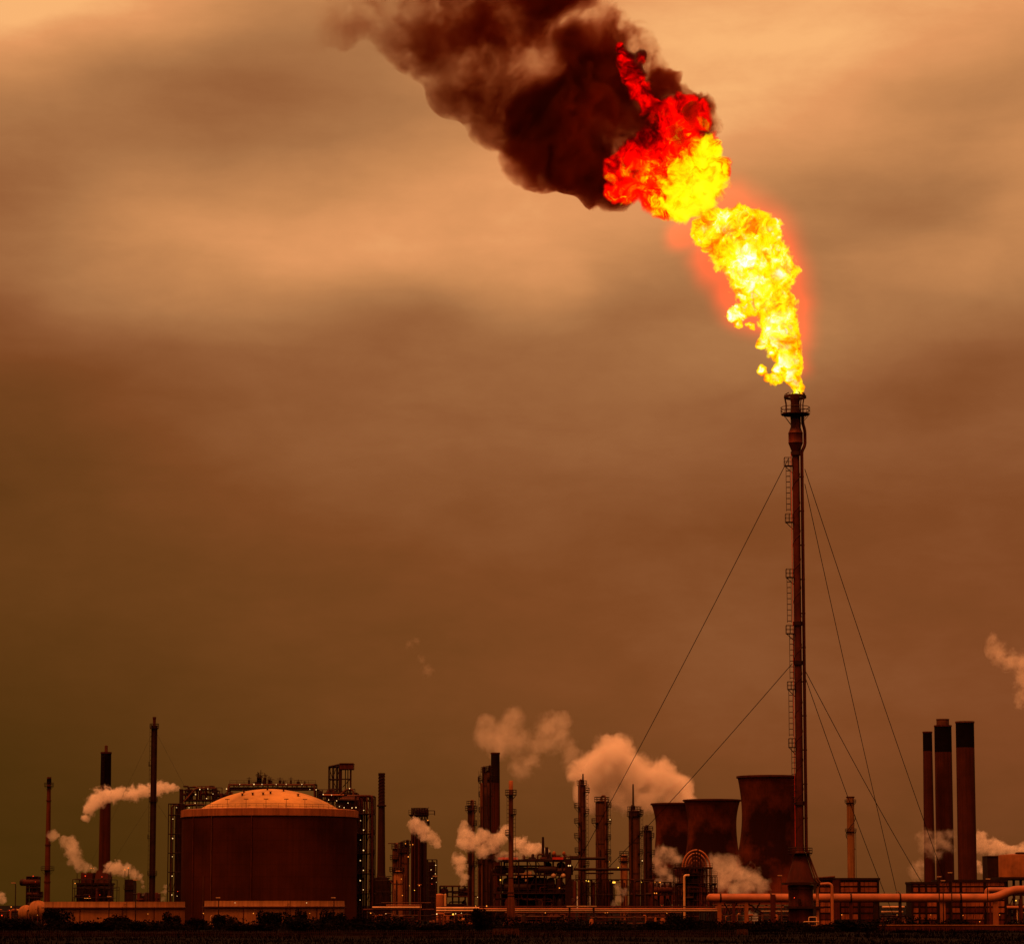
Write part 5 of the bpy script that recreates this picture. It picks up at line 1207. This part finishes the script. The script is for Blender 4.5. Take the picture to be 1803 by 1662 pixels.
street_lamp(588, 606, 1580, 'thin lamp post before the right end of the right squat tank', arm=-1, arml=3)

# ================================================================== ground, road, walls, fences, scrub
gb = MB()
gx = [-9000,-2500,-900,-400]+[-300+12*i for i in range(51)]+[400,900,2500,9000]
gy = [-200,100,250,320]+[340+9*i for i in range(53)]+[850,1000,1300,1800,3000,6000,14000]
idx = {}
def hgt(x, y):
    if 335 < y < 560: return .4*mnoise.fractal(Vector((x*.03, y*.05, 1)), 1.0, 2.0, 4)
    return 0.0
for j, y in enumerate(gy):
    for i, x in enumerate(gx): gb.v.append((x, y, hgt(x, y)))
W = len(gx)
for j in range(len(gy)-1):
    for i in range(W-1): gb.f.append((j*W+i, j*W+i+1, (j+1)*W+i+1, (j+1)*W+i))
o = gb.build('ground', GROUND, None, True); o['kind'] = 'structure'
rb = MB(); rb.add([(-400,568,.02),(400,568,.02),(400,576,.02),(-400,576,.02)], [(0,1,2,3)])
o = rb.build('road', ROADM); o['kind'] = 'structure'

t = Site('low_wall', 1680, 560, 'low dark wall with a lit pale coping along the bottom right', 'wall', row=1630)
b = MB(); b.box(t.x(1545),t.x(1900),0,.3,-.3,t.z(1629)); b.build('wall', STEELR, t.o)
b = MB(); b.box(t.x(1544),t.x(1900),-.12,.42,t.z(1629),t.z(1627.4)); b.build('coping', BUND, t.o)
t = Site('kerb_wall', 1440, 575, 'short pale kerb wall below the flare base', 'wall', row=1630)
b = MB(); b.box(t.x(1424),t.x(1448),0,.3,-.2,t.z(1629.5)); b.build('wall', STEELR, t.o); b = MB(); b.box(t.x(1423),t.x(1449),-.1,.4,t.z(1629.5),t.z(1628)); b.build('coping', BUND, t.o)
def fence(px, D, x0, x1, ytop, label, m, step=.45):
    t = Site('palisade_fence', px, D, label, 'fence', row=1635)
    b = MB(); z = t.z(ytop); x = t.x(x0)
    while x < t.x(x1): b.box(x,x+.09,-.02,.02,.1,z); x += step*.5
    b.build('palisade_slat', m, t.o)
    b = MB(); b.box(t.x(x0),t.x(x1),.03,.08,.4,.5); b.box(t.x(x0),t.x(x1),.03,.08,z-.4,z-.3)
    for k in range(int((t.x(x1)-t.x(x0))/2.7)+1): b.box(t.x(x0)+2.7*k-.06,t.x(x0)+2.7*k+.06,.09,.2,0,z-.1)
    b.build('fence_frame', STEEL, t.o)
fence(890, 470, 868, 914, 1634, 'pale palisade fence section at the foot of the slim vent column', STEELM)
fence(1308, 470, 1298, 1317, 1635, 'short pale palisade fence section below the left end of the red pipeline', STEELM)
fence(700, 432, 540, 866, 1637, 'long dark palisade fence in the scrub below the tank and square tower', STEEL, .6)
fence(1100, 432, 916, 1296, 1637, 'long dark palisade fence in the scrub below the stout columns', STEEL, .6)
fence(240, 432, -20, 538, 1638, 'long dark palisade fence in the scrub at the bottom left', STEEL, .6)
t = Site('marker_sign', 160, 520, 'tiny pale marker board on a post in the dark scrub, bottom left', 'sign', row=1640)
b = MB(); b.box(-.22,.22,-.02,.02,t.z(1645),t.z(1640)); b.build('board', STEELM, t.o); b = MB(); b.bar((0,.06,0),(0,.06,t.z(1640)),.05); b.build('post', STEEL, t.o)

# scrub bushes: three shapes, copied
def bush_mesh(seed, nclump, flat):
    q = random.Random(seed); vs, fs = [], []
    lobes = [((q.random()-.5)*1.5,(q.random()-.5)*1.0,.25+q.random()*.5*flat, .28+.3*q.random()) for _ in range(nclump)]
    for (cx, cy_, cz, r) in lobes:
        for _ in range(300):
            d = Vector((q.gauss(0,1),q.gauss(0,1),q.gauss(0,1))).normalized()*r*(.35+.75*q.random()**.6)
            p = Vector((cx,cy_,cz))+d
            if p.z < 0: continue
            u = Vector((q.gauss(0,1),q.gauss(0,1),q.gauss(0,1))).normalized(); w = u.cross(Vector((q.gauss(0,1),q.gauss(0,1),q.gauss(0,1)))).normalized()
            L = .05+.06*q.random(); n = len(vs)
            vs += [p-u*L, p+w*L*.5, p+u*L, p-w*L*.5]; fs.append((n,n+1,n+2,n+3))
    for _ in range(26):
        a = q.random()*6.28; x, y = (q.random()-.5)*1.4, (q.random()-.5)*.9; h = .5+.65*q.random()*flat; n = len(vs)
        tx, ty = x+.15*math.cos(a), y+.15*math.sin(a)
        vs += [(x-.012,y,.1),(x+.012,y,.1),(tx+.006,ty,h),(tx-.006,ty,h)]; fs.append((n,n+1,n+2,n+3))
    me = bpy.data.meshes.new('foliage'); me.from_pydata(vs, [], fs); return me
def stem_mesh(seed):
    q = random.Random(seed); b = MB()
    for _ in range(6):
        a = q.random()*6.28; b.tube([(0,0,-.05),(.15*math.cos(a),.15*math.sin(a),.2),(.4*math.cos(a),.3*math.sin(a),.55)], [.03,.02,.008], 5)
    me = bpy.data.meshes.new('stem'); me.from_pydata(b.v, [], b.f); me.materials.append(BARK); return me
kinds = []
for k, (sd_, nc, fl_) in enumerate(((1,7,1.0),(2,9,.7),(3,5,1.5),(4,8,.9))):
    me = bush_mesh(sd_, nc, fl_); me.materials.append(LEAFR if k == 1 else LEAF); kinds.append((me, stem_mesh(sd_)))
def bush(px, D, wpx, ytop, kind, label):
    o = empty('scrub_bush', (X(px, D, 1625), D, 0), label, 'bush', 'scrub bushes before the plant')
    me, st = kinds[kind]
    sx_ = wpx*S(D)/2.1; h = Z(ytop, D); o.scale = (sx_, sx_*1.1, max(.5, h/(.95 if kind != 2 else 1.35)))
    o.rotation_euler = (0, 0, 0)
    for nm, md in (('foliage', me), ('stem', st)):
        c = bpy.data.objects.new(nm, md); COL.objects.link(c); c.parent = o
B = [(108,600,62,1604,0,'rounded dark bush in front of the left end of the left squat tank'),
 (208,602,44,1611,1,'low dark bush before the middle of the left squat tank'),
 (302,600,42,1606,2,'spiky tall bush at the right end of the left squat tank'),
 (345,596,40,1616,1,'low bush in the gap between the two squat tanks'),
 (400,592,50,1613,0,'low dark bush before the left end of the right squat tank'),
 (468,600,44,1604,2,'tall pointed bush before the middle of the right squat tank'),
 (500,590,76,1609,0,'broad dark bush before the middle of the right squat tank'),
 (531,604,22,1605,3,'slender bush reaching to the rim of the right squat tank'),
 (588,598,48,1607,3,'ragged bush before the right end of the right squat tank'),
 (632,590,44,1614,1,'low bush at the foot of the lamp-lit pipe tower'),
 (548,520,90,1621,0,'wide black bush low in the scrub below the domed tank'),
 (852,560,42,1604,0,'round black bush left of the slim vent column'),
 (760,545,60,1629,1,'low black bush below the tall dark street lamp'),
 (1020,540,64,1632,1,'low dark mound of bush below the tallest slim column'),
 (1201,570,52,1613,3,'arched leggy bush below the hooped unit'),
 (1165,560,60,1623,0,'dark bush left of the arched leggy bush'),
 (1515,545,100,1621,0,'wide black bush in front of the orange panelled block'),
 (1440,535,60,1634,1,'low bush below the flare base'),
 (1350,540,70,1634,1,'low bush under the red pipeline'),
 (30,560,70,1618,3,'dark bush at the bottom left under the bent street lamp'),
 (160,545,80,1622,1,'low dark bush below the furnace house'),
 (260,540,70,1624,0,'low dark bush below the dark mast'),
 (440,540,80,1626,1,'low dark bush below the left side of the dome'),
 (690,560,70,1622,3,'ragged dark bush below the short bright pipes'),
 (940,540,60,1634,3,'ragged dark bush right of the slim vent column'),
 (1090,545,70,1630,0,'dark bush below the two stout columns'),
 (1260,535,60,1636,3,'ragged dark bush right of the arched leggy bush'),
 (1600,525,70,1644,1,'low dark bush below the lit coping'),
 (1740,520,80,1646,3,'ragged dark bush below the wide dark block')]
for a in B: bush(*a)
# tangled grass and bramble in front: one mass
q = random.Random(17); vs, fs = [], []
for _ in range(30000):
    y = 345+210*q.random()**.9; x = (q.random()-.5)*(.40*y); z = hgt(x, y)
    if mnoise.noise(Vector((x*.06, y*.09, 3))) < -.15: continue
    hh = (.18+(.35 if y < 420 else .7)*q.random()**2)*(1+.8*mnoise.noise(Vector((x*.1,y*.1,5)))); a = q.random()*6.28; lx_, ly_ = .25*math.cos(a), .25*math.sin(a); n = len(vs); w = .03+.05*q.random()
    vs += [(x-w,y,z-.05),(x+w,y,z-.05),(x+lx_+w*.3,y+ly_,z+hh),(x+lx_-w*.3,y+ly_,z+hh)]; fs.append((n,n+1,n+2,n+3))
me = bpy.data.meshes.new('grass'); me.from_pydata(vs, [], fs); me.materials.append(LEAFR)
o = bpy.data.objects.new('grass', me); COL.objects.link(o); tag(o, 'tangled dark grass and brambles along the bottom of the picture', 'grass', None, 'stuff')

# low scrub band that closes the view between the bushes: one mass
q = random.Random(23); vs, fs = [], []
for _ in range(42000):
    x = (q.random()-.5)*250; y = 566+30*q.random(); px = CX+F*x/y
    n1 = mnoise.fractal(Vector((x*.07, y*.05, 9)), 1.0, 2.0, 4); h = 1.05+2.9*n1
    if h < .2: continue
    z = h*q.random()**.8; a = Vector((q.gauss(0,1),q.gauss(0,1),q.gauss(0,1))).normalized(); w = a.cross(Vector((q.gauss(0,1),q.gauss(0,1),q.gauss(0,1)))).normalized()
    L = .16+.2*q.random(); p = Vector((x,y,z)); n = len(vs)
    vs += [p-a*L, p+w*L*.6, p+a*L, p-w*L*.6]; fs.append((n,n+1,n+2,n+3))
me = bpy.data.meshes.new('undergrowth'); me.from_pydata(vs, [], fs); me.materials.append(LEAF)
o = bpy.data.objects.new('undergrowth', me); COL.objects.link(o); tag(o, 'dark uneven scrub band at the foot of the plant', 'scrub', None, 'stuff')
